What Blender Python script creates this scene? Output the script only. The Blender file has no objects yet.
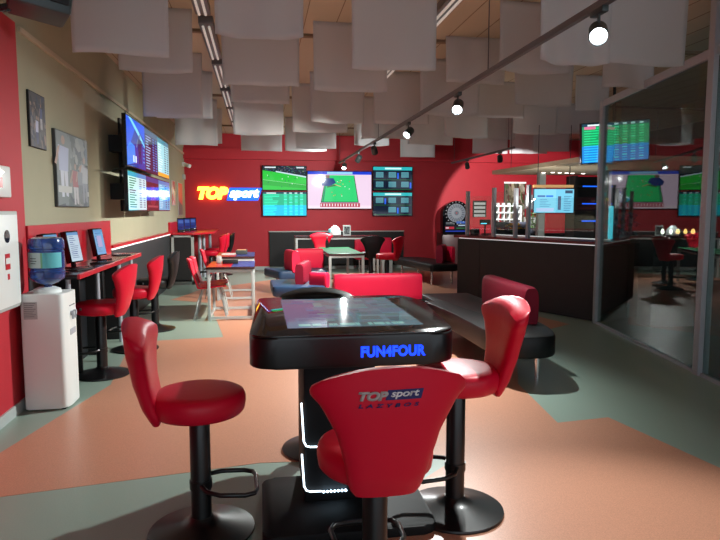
import bpy, bmesh, math, random
from mathutils import Vector, Matrix, Euler
R = math.radians; PI = math.pi
random.seed(7)
scn = bpy.context.scene; COL = scn.collection

# ------------------------------------------------------------- materials
def lin(c):
    return tuple(((v/255)/12.92 if v/255 <= .04045 else ((v/255+.055)/1.055)**2.4) for v in c)
def mat(name, rgb, rough=.5, metal=0, emit=None, es=0, noise=0, nscale=40, coat=0, spec=None, bump=0, bscale=60, trans=0, alpha=None, sheen=0):
    m = bpy.data.materials.new(name); m.use_nodes = True
    nt = m.node_tree; b = nt.nodes['Principled BSDF']
    c = lin(rgb)
    b.inputs['Base Color'].default_value = (*c, 1)
    b.inputs['Roughness'].default_value = rough
    b.inputs['Metallic'].default_value = metal
    if coat: b.inputs['Coat Weight'].default_value = coat; b.inputs['Coat Roughness'].default_value = .08
    if spec is not None: b.inputs['Specular IOR Level'].default_value = spec
    if trans: b.inputs['Transmission Weight'].default_value = trans
    if emit:
        b.inputs['Emission Color'].default_value = (*lin(emit), 1); b.inputs['Emission Strength'].default_value = es*.75
    if noise or bump:
        tc = nt.nodes.new('ShaderNodeTexCoord')
    if noise:
        n = nt.nodes.new('ShaderNodeTexNoise'); n.inputs['Scale'].default_value = nscale; n.inputs['Detail'].default_value = 4
        nt.links.new(tc.outputs['Object'], n.inputs['Vector'])
        r = nt.nodes.new('ShaderNodeValToRGB')
        r.color_ramp.elements[0].position = .3; r.color_ramp.elements[1].position = .7
        r.color_ramp.elements[0].color = (*[v*(1-noise) for v in c], 1)
        r.color_ramp.elements[1].color = (*[min(1, v*(1+noise)) for v in c], 1)
        nt.links.new(n.outputs['Fac'], r.inputs['Fac']); nt.links.new(r.outputs['Color'], b.inputs['Base Color'])
    if bump:
        n2 = nt.nodes.new('ShaderNodeTexNoise'); n2.inputs['Scale'].default_value = bscale; n2.inputs['Detail'].default_value = 3
        nt.links.new(tc.outputs['Object'], n2.inputs['Vector'])
        bp = nt.nodes.new('ShaderNodeBump'); bp.inputs['Strength'].default_value = bump; bp.inputs['Distance'].default_value = .01
        nt.links.new(n2.outputs['Fac'], bp.inputs['Height']); nt.links.new(bp.outputs['Normal'], b.inputs['Normal'])
    return m
def attr_mat(name, emission=0, rough=.3):
    m = bpy.data.materials.new(name); m.use_nodes = True
    nt = m.node_tree; b = nt.nodes['Principled BSDF']
    a = nt.nodes.new('ShaderNodeAttribute'); a.attribute_name = 'Col'
    b.inputs['Roughness'].default_value = rough
    if emission:
        b.inputs['Base Color'].default_value = (.01, .01, .012, 1)
        nt.links.new(a.outputs['Color'], b.inputs['Emission Color']); b.inputs['Emission Strength'].default_value = emission*.7
    else:
        nt.links.new(a.outputs['Color'], b.inputs['Base Color'])
    return m
M = {}
M['floor_green'] = mat('floor_green', (138, 158, 146), .36, noise=.07, nscale=160)
M['floor_orange'] = mat('floor_orange', (190, 136, 110), .36, noise=.16, nscale=170)
M['carpet'] = mat('carpet', (44, 50, 46), .9, noise=.5, nscale=9, bump=.3)
M['beige'] = mat('beige_wall', (164, 163, 138), .75, noise=.03, nscale=3)
M['red_wall'] = mat('red_wall', (184, 32, 46), .6, noise=.03, nscale=4)
M['ceiling'] = mat('ceiling_wood', (190, 180, 156), .7)
M['ceil_line'] = mat('ceiling_seam', (130, 112, 90), .7)
M['dark'] = mat('dark_panel', (26, 30, 35), .55, noise=.1, nscale=5)
M['dark_wall'] = mat('dark_wall', (28, 28, 30), .7)
M['black'] = mat('black_metal', (9, 10, 12), .34, coat=.1)
M['blackmatte'] = mat('black_matte', (18, 18, 20), .6)
M['gloss_black'] = mat('gloss_black', (8, 9, 12), .08, coat=.2)
M['ped'] = mat('pedestal_black', (12, 13, 15), .6, spec=.25)
M['red_vinyl'] = mat('red_vinyl', (206, 8, 46), .42, spec=.32, bump=.10, bscale=18)
M['black_vinyl'] = mat('black_vinyl', (12, 13, 15), .46, spec=.35, bump=.06, bscale=18)
M['navy_vinyl'] = mat('navy_vinyl', (34, 60, 92), .42)
M['sofa_red'] = mat('sofa_red', (222, 24, 66), .5, spec=.3)
M['maroon'] = mat('maroon_fabric', (126, 20, 44), .65, spec=.2)
M['chrome'] = mat('chrome', (205, 208, 210), .25, metal=.9)
M['alu'] = mat('aluminium', (172, 180, 190), .45, metal=.15)
M['greyframe'] = mat('grey_frame', (176, 184, 184), .4, metal=.2)
M['white'] = mat('white_plastic', (226, 232, 230), .4)
M['whitegrey'] = mat('pale_grey', (176, 182, 180), .5)
M['red_lam'] = mat('red_laminate', (190, 24, 40), .3)
M['top_dark'] = mat('dark_laminate', (58, 32, 34), .25)
M['blue_top'] = mat('blue_board', (40, 62, 130), .35)
M['green_top'] = mat('green_board', (6, 118, 66), .7, spec=.2)
M['cable'] = mat('grey_cable', (80, 80, 84), .6)
M['track'] = mat('track_grey', (108, 108, 110), .45, metal=.3)
M['lamp_body'] = mat('lamp_body', (66, 74, 74), .4, metal=.3)
M['lens_on'] = mat('lens_on', (255, 255, 255), .3, emit=(238, 248, 255), es=20)
M['lens_off'] = mat('lens_off', (70, 72, 74), .2)
M['tube'] = mat('fluorescent_tube', (236, 234, 228), .35, emit=(240, 236, 228), es=.22)
M['led'] = mat('led_strip', (255, 255, 255), .4, emit=(220, 240, 255), es=3.2)
M['led_dot'] = mat('led_dot', (255, 255, 255), .4, emit=(200, 232, 255), es=9)
M['shelf_led'] = mat('shelf_led', (255, 255, 255), .4, emit=(235, 240, 240), es=.55)
M['blue_sign'] = mat('blue_sign', (10, 70, 220), .4, emit=(20, 90, 235), es=1.6)
M['blue_letters'] = mat('blue_letters', (20, 60, 255), .4, emit=(20, 60, 255), es=2.2)
M['yellow_sign'] = mat('yellow_sign', (255, 190, 30), .4, emit=(255, 214, 70), es=3.6)
M['white_sign'] = mat('white_sign', (255, 255, 255), .4, emit=(225, 245, 255), es=3.4)
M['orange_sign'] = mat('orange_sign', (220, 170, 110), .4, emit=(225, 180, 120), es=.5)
M['warm_bulb'] = mat('warm_bulb', (255, 200, 120), .4, emit=(255, 190, 110), es=3)
M['white_bulb'] = mat('white_bulb', (255, 250, 240), .4, emit=(255, 246, 230), es=4)
M['cyan_lamp'] = mat('cyan_lamp', (120, 230, 255), .4, emit=(90, 215, 245), es=1.4)
M['logo_grey'] = mat('logo_grey', (170, 160, 158), .5)
M['logo_white'] = mat('logo_white', (226, 220, 222), .5)
M['navy'] = mat('navy_print', (18, 24, 90), .5)
M['tag_grey'] = mat('tag_grey', (150, 150, 150), .4, metal=.4)
M['leaf'] = mat('leaf', (52, 92, 36), .5)
M['leaf_cyan_lit'] = mat('leaf_cyan_lit', (40, 80, 104), .5)  # cyan light on the leaves is put into this colour
M['pot'] = mat('pot_grey', (84, 90, 104), .6)
M['flower'] = mat('flower_yellow', (214, 170, 40), .6)
M['label_green'] = mat('label_green', (110, 170, 130), .5)
M['label_teal'] = mat('label_teal', (90, 185, 195), .5)
M['label_pale'] = mat('label_pale', (170, 186, 184), .5)
M['print_dark'] = mat('print_dark', (60, 64, 66), .6)
M['canopy'] = mat('canopy_board', (206, 196, 170), .7)
M['screen'] = attr_mat('screen_picture', 1.15, .06)
M['screen_dim'] = attr_mat('screen_dim', .75, .08)
M['table_screen'] = attr_mat('table_screen', .9, .05)
M['print'] = attr_mat('printed_picture', 0, .5)
def cloth_mat():
    m = bpy.data.materials.new('white_cloth'); m.use_nodes = True; nt = m.node_tree
    for n in list(nt.nodes): nt.nodes.remove(n)
    o = nt.nodes.new('ShaderNodeOutputMaterial'); d = nt.nodes.new('ShaderNodeBsdfDiffuse'); t = nt.nodes.new('ShaderNodeBsdfTranslucent')
    tr = nt.nodes.new('ShaderNodeBsdfTransparent'); m1 = nt.nodes.new('ShaderNodeMixShader'); m2 = nt.nodes.new('ShaderNodeMixShader')
    d.inputs['Color'].default_value = (.68, .70, .71, 1); t.inputs['Color'].default_value = (.74, .76, .77, 1)
    m1.inputs[0].default_value = .4; m2.inputs[0].default_value = .24
    nt.links.new(d.outputs[0], m1.inputs[1]); nt.links.new(t.outputs[0], m1.inputs[2])
    nt.links.new(m1.outputs[0], m2.inputs[1]); nt.links.new(tr.outputs[0], m2.inputs[2]); nt.links.new(m2.outputs[0], o.inputs[0])
    return m
M['cloth'] = cloth_mat()
def glass_mat(name, tint, rough=.0, refl=1.0, ior=1.5):
    m = bpy.data.materials.new(name); m.use_nodes = True; nt = m.node_tree
    for n in list(nt.nodes): nt.nodes.remove(n)
    o = nt.nodes.new('ShaderNodeOutputMaterial'); g = nt.nodes.new('ShaderNodeBsdfGlossy'); t = nt.nodes.new('ShaderNodeBsdfTransparent')
    f = nt.nodes.new('ShaderNodeLayerWeight'); f.inputs['Blend'].default_value = .5
    p5 = nt.nodes.new('ShaderNodeMath'); p5.operation = 'POWER'; p5.inputs[1].default_value = 5
    mm = nt.nodes.new('ShaderNodeMath'); mm.operation = 'MULTIPLY_ADD'; mm.inputs[1].default_value = .40*refl; mm.inputs[2].default_value = .045*refl; mm.use_clamp = True
    x = nt.nodes.new('ShaderNodeMixShader')
    g.inputs['Roughness'].default_value = rough; t.inputs['Color'].default_value = (*tint, 1)
    nt.links.new(f.outputs['Facing'], p5.inputs[0]); nt.links.new(p5.outputs[0], mm.inputs[0]); nt.links.new(mm.outputs[0], x.inputs[0])
    nt.links.new(t.outputs[0], x.inputs[1]); nt.links.new(g.outputs[0], x.inputs[2]); nt.links.new(x.outputs[0], o.inputs[0])
    return m
M['glass'] = glass_mat('window_glass', (.60, .69, .65), .0, 1.9, 1.55)
M['clear'] = glass_mat('clear_glass', (.93, .95, .95), .0, .9, 1.45)
M['water'] = mat('water_bottle', (60, 96, 170), .12, coat=.4, trans=.55)
M['bottle_dark'] = mat('bottle_dark', (26, 30, 32), .12, coat=.4)

# ------------------------------------------------------------- mesh helpers
class MB:
    def __init__(s): s.b = bmesh.new(); s.mats = []; s.cur = 0
    def use(s, m):
        if m not in s.mats: s.mats.append(m)
        s.cur = s.mats.index(m); return s
    def _n(s, n0):
        s.b.faces.ensure_lookup_table()
        for f in s.b.faces[n0:]: f.material_index = s.cur
    def box(s, x0, x1, y0, y1, z0, z1, bev=0, mtx=None, seg=2):
        n0 = len(s.b.faces); t = bmesh.new()
        bmesh.ops.create_cube(t, size=1)
        for v in t.verts:
            v.co = Vector(((x0+x1)/2+v.co.x*(x1-x0), (y0+y1)/2+v.co.y*(y1-y0), (z0+z1)/2+v.co.z*(z1-z0)))
        if bev: bmesh.ops.bevel(t, geom=t.edges[:], offset=bev, segments=seg, affect='EDGES', profile=.5)
        return s._merge(t, mtx)
    def _merge(s, t, mtx=None):
        if mtx: bmesh.ops.transform(t, matrix=mtx, verts=t.verts)
        bmesh.ops.recalc_face_normals(t, faces=t.faces)
        for f in t.faces: f.material_index = s.cur
        me = bpy.data.meshes.new('tmp'); t.to_mesh(me); t.free(); s.b.from_mesh(me); bpy.data.meshes.remove(me); return s
    def prism(s, pts, z0, z1, bev=0, mtx=None, seg=2):
        t = bmesh.new(); lo = [t.verts.new((p[0], p[1], z0)) for p in pts]; hi = [t.verts.new((p[0], p[1], z1)) for p in pts]
        n = len(pts); t.faces.new(lo[::-1]); top = t.faces.new(hi)
        for i in range(n): t.faces.new((lo[i], lo[(i+1) % n], hi[(i+1) % n], hi[i]))
        if bev:
            es = [e for e in t.edges if abs(e.verts[0].co.z-e.verts[1].co.z) < 1e-6]
            bmesh.ops.bevel(t, geom=es, offset=bev, segments=seg, affect='EDGES', profile=.5)
        return s._merge(t, mtx)
    def lathe(s, prof, c=(0, 0), n=32, mtx=None):
        t = bmesh.new(); rings = []
        for r, z in prof:
            if r < 1e-5: rings.append([t.verts.new((c[0], c[1], z))])
            else: rings.append([t.verts.new((c[0]+r*math.cos(2*PI*i/n), c[1]+r*math.sin(2*PI*i/n), z)) for i in range(n)])
        for a, b in zip(rings, rings[1:]):
            for i in range(n):
                j = (i+1) % n
                if len(a) == 1 and len(b) == 1: continue
                if len(a) == 1: t.faces.new((a[0], b[j], b[i]))
                elif len(b) == 1: t.faces.new((a[i], a[j], b[0]))
                else: t.faces.new((a[i], a[j], b[j], b[i]))
        return s._merge(t, mtx)
    def cyl(s, p0, p1, r, n=16, r1=None):
        p0 = Vector(p0); p1 = Vector(p1); d = p1-p0; L = d.length
        q = d.to_track_quat('Z', 'Y').to_matrix().to_4x4(); q.translation = p0
        r1 = r if r1 is None else r1
        return s.lathe([(0, 0), (r, 0), (r1, L), (0, L)], n=n, mtx=q)
    def tube(s, pts, r, n=10, closed=False):
        pts = [Vector(p) for p in pts]; t = bmesh.new(); rings = []; m = len(pts); up = Vector((0, 0, 1)); prev = None
        for i, p in enumerate(pts):
            if closed: d = pts[(i+1) % m]-pts[i-1]
            else: d = pts[min(i+1, m-1)]-pts[max(i-1, 0)]
            d.normalize()
            if prev is None: a = d.orthogonal().normalized()
            else: a = (prev-d*prev.dot(d)).normalized()
            prev = a; b = d.cross(a)
            rings.append([t.verts.new(p+r*(a*math.cos(2*PI*k/n)+b*math.sin(2*PI*k/n))) for k in range(n)])
        for i in range(m if closed else m-1):
            A = rings[i]; B = rings[(i+1) % m]
            for k in range(n): t.faces.new((A[k], A[(k+1) % n], B[(k+1) % n], B[k]))
        if not closed: t.faces.new(rings[0][::-1]); t.faces.new(rings[-1])
        return s._merge(t)
    def grid(s, fn, nu, nv, closeu=False):
        t = bmesh.new(); g = [[t.verts.new(fn(i/(nu if closeu else nu-1), j/(nv-1))) for j in range(nv)] for i in range(nu)]
        for i in range(nu if closeu else nu-1):
            for j in range(nv-1):
                t.faces.new((g[i][j], g[(i+1) % nu][j], g[(i+1) % nu][j+1], g[i][j+1]))
        if closeu:
            t.faces.new([g[i][0] for i in range(nu)][::-1]); t.faces.new([g[i][-1] for i in range(nu)])
        return s._merge(t)
    def build(s, name, m=None, parent=None, smooth=True, angle=40):
        me = bpy.data.meshes.new(name); s.b.to_mesh(me); s.b.free()
        if m is not None and not s.mats: me.materials.append(m)
        for x in s.mats: me.materials.append(x)
        if smooth:
            me.polygons.foreach_set('use_smooth', [True]*len(me.polygons))
            try: me.set_sharp_from_angle(angle=R(angle))
            except Exception: pass
        o = bpy.data.objects.new(name, me); COL.objects.link(o)
        if parent: o.parent = parent
        return o
def round_poly(pts, r, n=6):
    out = []; m = len(pts)
    for i in range(m):
        p = Vector(pts[i]); rr = r[i] if isinstance(r, (list, tuple)) else r
        if rr <= 0: out.append((p.x, p.y)); continue
        a = (Vector(pts[i-1])-p).normalized(); b = (Vector(pts[(i+1) % m])-p).normalized()
        s0 = p+a*rr; s1 = p+b*rr
        for k in range(n+1):
            u = k/n; q = s0*(1-u)**2+p*2*u*(1-u)+s1*u*u; out.append((q.x, q.y))
    return out
def tag(o, label=None, cat=None, group=None, kind=None):
    if label: o['label'] = label
    if cat: o['category'] = cat
    if group: o['group'] = group
    if kind: o['kind'] = kind
    return o
def thing(name, label, cat, loc=(0, 0, 0), rz=0, group=None):
    o = bpy.data.objects.new(name, None); COL.objects.link(o); o.empty_display_size = .1
    o.location = loc; o.rotation_euler = (0, 0, rz); return tag(o, label, cat, group)
def struct(o): o['kind'] = 'structure'; return o
def copy_tree(o, parent=None):
    c = o.copy(); COL.objects.link(c)
    if parent: c.parent = parent
    for ch in list(o.children): copy_tree(ch, c)
    return c
def colmesh(name, polys, m, parent=None, mtx=None, depth=.0004):
    """flat picture in the XZ plane facing -Y: polys = [(pts, rgb)], later ones lie in front"""
    me = bpy.data.meshes.new(name); V = []; F = []; C = []
    for k, (pts, c) in enumerate(polys):
        b = len(V); V += [(p[0], -k*depth/max(1, len(polys))*4, p[1]) for p in pts]; F.append(tuple(range(b, b+len(pts)))); C.append(c)
    me.from_pydata(V, [], F); me.update()
    # make every polygon face -Y
    for p in me.polygons:
        if p.normal.y > 0: p.flip()
    ca = me.color_attributes.new('Col', 'FLOAT_COLOR', 'CORNER')
    for p in me.polygons:
        cc = (*lin(C[p.index]), 1)
        for li in p.loop_indices: ca.data[li].color = cc
    me.materials.append(m)
    o = bpy.data.objects.new(name, me); COL.objects.link(o)
    if parent: o.parent = parent
    if mtx: o.matrix_local = mtx
    return o
def rect(x0, z0, x1, z1, c): return ([(x0, z0), (x1, z0), (x1, z1), (x0, z1)], c)
def scale_polys(P, w, h):
    return [([((x-.5)*w, (z-.5)*h) for x, z in pts], c) for pts, c in P]
def text_obj(name, body, w, h, m, parent=None, mtx=None, shear=0, bold=.0, depth=.004, spacing=1, warp=None, centre=True):
    """lettering standing in the XZ plane facing -Y, fitted to w x h about its centre"""
    cu = bpy.data.curves.new(name, 'FONT'); cu.body = body; cu.shear = shear; cu.offset = bold; cu.size = 1; cu.space_character = spacing; cu.resolution_u = 4
    to = bpy.data.objects.new(name, cu); COL.objects.link(to)
    dg = bpy.context.evaluated_depsgraph_get(); dg.update()
    me = bpy.data.meshes.new_from_object(to.evaluated_get(dg)); bpy.data.objects.remove(to)
    xs = [v.co.x for v in me.vertices]; ys = [v.co.y for v in me.vertices]
    x0, x1, y0, y1 = min(xs), max(xs), min(ys), max(ys)
    b = bmesh.new(); b.from_mesh(me)
    for v in b.verts:
        x = (v.co.x-(x0+x1)/2)/(x1-x0)*w; z = (v.co.y-(y0+y1)/2)/(y1-y0)*h; v.co = Vector((x, 0, z))
    g = bmesh.ops.extrude_face_region(b, geom=b.faces[:])
    for v in [e for e in g['geom'] if isinstance(e, bmesh.types.BMVert)]: v.co.y -= depth
    bmesh.ops.recalc_face_normals(b, faces=b.faces)
    if warp:
        for v in b.verts: v.co = Vector(warp(v.co))
    m2 = bpy.data.meshes.new(name); b.to_mesh(m2); b.free(); m2.materials.clear(); m2.materials.append(m)
    o = bpy.data.objects.new(name, m2); COL.objects.link(o)
    if parent: o.parent = parent
    if mtx: o.matrix_local = mtx
    return o
def T(x, y, z, rz=0): return Matrix.Translation((x, y, z)) @ Matrix.Rotation(rz, 4, 'Z')

# ------------------------------------------------------------- camera (1.5 m above the floor)
HC = 1.5
cam = bpy.data.cameras.new('camera'); co = bpy.data.objects.new('camera', cam); COL.objects.link(co)
co.location = (0, 0, HC); co.rotation_euler = (PI/2-.0948, 0, -.1596)
cam.sensor_width = 36; cam.lens = 620/720*36; cam.clip_start = .05; scn.camera = co
XL = -1.83; YB = 16.0; ZC = 3.42

# ============================================================= SETTING
# floor: grey-green sheet with orange fields laid into it
fl = MB(); fl.use(M['floor_green']).box(-2.6, 9.5, -3, YB+.1, -.1, 0)
fl.use(M['floor_orange'])
orange = [
 [(-1.95, 2.78), (-1.62, 4.04), (-1.30, 5.53), (-1.42, 6.75), (-1.23, 7.38), (-.45, 7.46), (-.60, 8.59), (-.86, 10.35), (-1.52, 10.79), (-1.40, 11.14), (-1.11, 12.23), (-.4, 12.9), (1.0, 14.6), (3.6, 15.2), (4.9, 14.9), (5.0, 11.4), (3.6, 9.6), (4.05, 7.60), (3.0, 6.9), (2.2, 5.0), (2.07, 4.01), (1.2, 3.55), (-.02, 3.63), (-1.37, 3.40)],
 [(2.07, 4.01), (2.49, 4.06), (2.64, 3.13), (2.9, -2.5), (.35, -2.5), (.5, 2.9), (1.2, 3.55)],
]
for p in orange: fl.prism(p[::-1], 0, .0015)
o = fl.build('floor', smooth=False); struct(o)
gx = lambda y: 4.45+(y-7.63)*(.475/2.61)      # line of the glass partition
cp = MB().prism([(gx(-3)+.05, -3), (9.5, -3), (9.5, 12.5), (gx(7.9)+.6, 12.5), (gx(7.63)+.05, 7.63)][::1], 0, .006).build('floor', M['carpet'], smooth=False); struct(cp)
# ceiling
ce = MB(); ce.use(M['ceiling']).box(-2.6, 9.5, -3, YB+.1, ZC, ZC+.1)
ce.use(M['ceil_line'])
for i in range(38): ce.box(-2.4+i*.32, -2.392+i*.32, -3, YB, ZC-.003, ZC)
for y in (3.2, 6.95, 10.7, 14.4): ce.box(-2.4, 9.4, y, y+.07, ZC-.03, ZC)
struct(ce.build('ceiling', smooth=False))
# walls
struct(MB().box(XL-.12, XL, -3, YB, 0, ZC).build('wall_left', M['beige'], smooth=False))
struct(MB().box(XL-.12, 9.5, YB, YB+.12, 0, ZC).build('wall_back', M['red_wall'], smooth=False))
struct(MB().box(9.4, 9.5, -3, YB, 0, ZC).build('wall_right', M['dark_wall'], smooth=False))
struct(MB().box(XL, XL+.03, -3, 5.18, .08, 2.915).build('trim_1', M['red_wall'], smooth=False))             # red cladding of the near left wall
struct(MB().box(XL, XL+.025, 5.30, YB, 2.88, 2.92).build('trim_2', M['ceiling'], smooth=False))
struct(MB().box(XL, 9.3, YB-.16, YB, 2.78, 3.05).build('trim_3', M['red_wall'], smooth=False))              # step high on the back wall
struct(MB().box(XL, XL+.045, -3, 5.18, 0, .08).build('baseboard_left', M['whitegrey'], smooth=False))
struct(MB().box(XL, 9.3, YB-.02, YB, 0, .09).build('baseboard_back', M['whitegrey'], smooth=False))
# dark wainscot with red rail on the left wall
wn = MB().box(XL, XL+.035, 5.19, 12.95, 0, 1.05).build('trim_4', M['dark'], smooth=False); struct(wn)
rl = MB().box(XL, XL+.07, 7.9, 12.98, 1.05, 1.085).build('trim_5', M['red_lam'], smooth=False); struct(rl)
ll = MB().box(XL+.036, XL+.055, 7.9, 12.9, 1.025, 1.048).build('trim_6', M['shelf_led'], smooth=False); struct(ll)
# red boards behind the counters
struct(MB().box(XL+.001, XL+.045, 5.19, 7.90, .98, 1.385, .004).build('trim_7', M['red_lam'], smooth=False))
struct(MB().box(XL+.001, XL+.045, 12.98, 15.98, .98, 1.27, .004).build('trim_8', M['red_lam'], smooth=False))
# black board with pale edge on the back wall
bb = MB(); bb.use(M['blackmatte']).box(.23, 3.73, YB-.06, YB-.001, .09, .965); bb.use(M['whitegrey']).box(.22, 3.74, YB-.065, YB-.001, .965, .99)
struct(bb.build('trim_9', smooth=False))

# glass partition
def col_at(y, z1, w=.09):
    x = gx(y); a = math.atan2(.475, 2.61)
    return MB().box(-w/2, w/2, -w/2, w/2, 0, z1, .004, T(x, y, 0, -a))
wroot = bpy.data.objects.new('window_1', None); COL.objects.link(wroot); struct(wroot)
col_at(7.63, 2.93, .085).build('post', M['alu'], wroot)
col_at(5.02, ZC, .10).build('post', M['alu'], wroot)
col_at(2.4, ZC, .10).build('post', M['alu'], wroot)
L = 2.61*2
def bar(y0, y1, z0, z1, w):
    b = MB(); x0, x1 = gx(y0), gx(y1)
    return b.prism([(x0-w/2, y0), (x0+w/2, y0), (x1+w/2, y1), (x1-w/2, y1)], z0, z1)
bar(5.06, 7.6, 2.85, 2.93, .06).build('top_rail', M['alu'], wroot, smooth=False)
bar(2.4, 5.0, 2.85, 2.93, .06).build('top_rail', M['alu'], wroot, smooth=False)
bar(2.4, 7.6, .0, .03, .05).build('bottom_rail', M['alu'], wroot, smooth=False)
bar(5.07, 7.59, .03, 2.85, .012).build('pane', M['glass'], wroot, smooth=False)
bar(2.45, 4.97, .03, 2.85, .012).build('pane', M['glass'], wroot, smooth=False)
# row of far posts behind the bar
struct(MB().box(4.98, 5.10, 10.6, 10.72, 0, 2.19, .004).build('trim_10', M['greyframe'], smooth=False))

# ============================================================= BAR STOOLS
def lerp(tab, v):
    for (a, x), (b, y) in zip(tab, tab[1:]):
        if v <= b: return x+(y-x)*max(0, (v-a))/(b-a)
    return tab[-1][1]
HW = [(0, .105), (.05, .125), (.28, .147), (.5, .175), (.75, .225), (.87, .258), (.94, .262), (.98, .25), (1, .225)]
YO = [(0, -.205), (.15, -.245), (.4, -.28), (.7, -.305), (1, -.315)]
TH = [(0, .04), (.08, .075), (.5, .09), (.8, .105), (.92, .098), (.975, .07), (1, .03)]
Z0, Z1 = .525, .995
def back_outer(x, z): s = (z-Z0)/(Z1-Z0); return lerp(YO, s)+.55*x*x
def back_fn(u, v):
    s = v; w = lerp(HW, s); th = lerp(TH, s); a = 2*PI*u
    c, sn = math.cos(a), math.sin(a)
    cx = math.copysign(abs(c)**.55, c); cy = math.copysign(abs(sn)**.8, sn)
    x = w*cx; z = Z0+(Z1-Z0)*s-.055*(x/.26)**2*max(0, (s-.5)*2)+.012*(1-s)*0
    y = lerp(YO, s)+.55*x*x+th/2+th/2*cy
    return (x, y, z)
def make_stool(vinyl, dz=0, logo=False, name='bar_stool'):
    t = thing(name, None, 'stool')
    bmh = MB(); bmh.lathe([(0, 0), (.24, 0), (.245, .008), (.243, .016), (.20, .026), (.10, .05), (.062, .066), (.05, .08), (0, .08)], n=40)
    bmh.build('base', M['black'], t)
    MB().lathe([(0, .07), (.047, .07), (.047, .50+dz), (.04, .52+dz), (.04, .545+dz), (0, .545+dz)], n=24).build('column', M['black'], t)
    fp = [(.03, .02, .27), (.10, .19, .27), (.085, .235, .262), (.05, .25, .262), (-.05, .25, .262), (-.085, .235, .262), (-.10, .19, .27), (-.03, .02, .27)]
    fp = [(.035, .0, .240), (.10, .03, .235), (.135, .09, .230), (.14, .20, .223), (.12, .243, .221), (.08, .255, .221), (-.08, .255, .221), (-.12, .243, .221), (-.14, .20, .223), (-.135, .09, .230), (-.10, .03, .235), (-.035, 0, .240)]
    fr = MB().tube(fp, .011); fr.lathe([(0, .215), (.052, .215), (.052, .255), (0, .255)], n=20); fr.build('footrest', M['black'], t)
    z = .655+dz
    st_ = MB().lathe([(0, z-.112), (.17, z-.112), (.195, z-.105), (.208, z-.09), (.213, z-.06), (.213, z-.035), (.205, z-.014), (.188, z-.004), (.15, z+.001), (0, z+.004)], n=48).build('seat', vinyl, t)
    bk = MB().grid(lambda u, v: back_fn(u, v), 40, 26, True).build('backrest', vinyl, t); bk.location.z = dz
    MB().box(-.03, .03, -.19, .02, z-.13, z-.113, .002).build('seat_bracket', M['black'], t)
    tg = MB().box(-.011, .011, 0, .004, -.011, .011, .001).build('tag', M['tag_grey'], st_)
    tg.matrix_local = Matrix.Rotation(R(-118), 4, 'Z') @ T(0, -.2165, z-.045)
    if logo:
        def wp(c, x0=0, z0=0): x = x0-(-1)*c.x; return (x, back_outer(x, z0+c.z)-.0015+c.y, z0+c.z)
        # printed on the outer face, seen from behind
        zz = .905
        a = text_obj('logo_top', 'TOP', .095, .031, M['logo_grey'], bk, None, .25, .06, .0015, .92, lambda c: wp(c, -.068, zz))
        pl = bmesh.new(); g = []
        for i in range(9):
            x = -.026+.117*i/8
            for (zc) in (-.0145, .0185): g.append(pl.verts.new(wp(Vector((0, 0, 0)), x+(zc*.25), zz+zc)))
        for i in range(8): pl.faces.new((g[2*i], g[2*i+2], g[2*i+3], g[2*i+1]))
        e = bmesh.ops.extrude_face_region(pl, geom=pl.faces[:])
        for v in e['geom']:
            if isinstance(v, bmesh.types.BMVert): v.co.y += .004
        me = bpy.data.meshes.new('logo_band'); pl.to_mesh(me); pl.free(); me.materials.append(M['navy']); ob = bpy.data.objects.new('logo_band', me); COL.objects.link(ob); ob.parent = bk
        text_obj('logo_sport', 'sport', .094, .027, M['logo_white'], bk, None, .25, .02, .002, .95, lambda c: wp(c, .034, zz+.002))
        text_obj('logo_line', 'LAZYBOS', .196, .0125, M['navy'], bk, None, .25, .03, .0015, 1.7, lambda c: wp(c, -.017, zz-.032))
    return t
def face(dx, dy): return math.atan2(-dx, dy)
G1 = 'bar stools in the hall'
s = make_stool(M['red_vinyl'], .018, True); s.location = (.405, 2.17, 0); s.rotation_euler.z = R(1)
tag(s, 'foreground red bar stool seen from behind, with white and blue lettering on its back', None, G1)
s = make_stool(M['red_vinyl'], .028); s.location = (-.29, 2.87, 0); s.rotation_euler.z = face(1, .04)
tag(s, 'red bar stool at the left of the touch table, its backrest on the left', None, G1)
proto = s
s = make_stool(M['red_vinyl'], .085); s.location = (.945, 2.88, 0); s.rotation_euler.z = face(-1, .03)
tag(s, 'red bar stool raised high at the right side of the touch table', None, G1)
bl = make_stool(M['black_vinyl'], .0); bl.location = (.36, 3.80, 0); bl.rotation_euler.z = face(0, -1)
tag(bl, 'black bar stool behind the far edge of the touch table', None, G1)
def dup(src, x, y, dx, dy, lab, dz=0):
    c = copy_tree(src); c.location = (x, y, 0); c.rotation_euler.z = face(dx, dy); tag(c, lab, 'stool', G1); return c
c = dup(proto, -1.45, 5.9, -1, .12, 'red bar stool at the computer counter nearest to the water cooler')
dup(proto, -1.36, 6.95, -1, .05, 'red bar stool at the computer counter, second from the water cooler')
dup(bl, -1.33, 8.10, -1, .0, 'black bar stool at the far end of the computer counter')
dup(proto, -1.02, 13.3, -1, .1, 'red bar stool at the small corner counter, the nearer of its two red ones')
dup(proto, -.98, 14.1, -1, 0, 'red bar stool at the small corner counter, the farther of its two red ones')
dup(bl, -.90, 14.9, -1, 0, 'black bar stool in the far left corner behind the red ones')
dup(bl, 2.28, 12.75, 0, 1, 'black bar stool with its back to us at the high table by the back wall')
dup(proto, 2.42, 11.75, -.9, .6, 'red bar stool to the right of the green topped table')
dup(proto, 1.35, 13.62, 0, -1, 'red bar stool behind the high table by the back wall')

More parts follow.
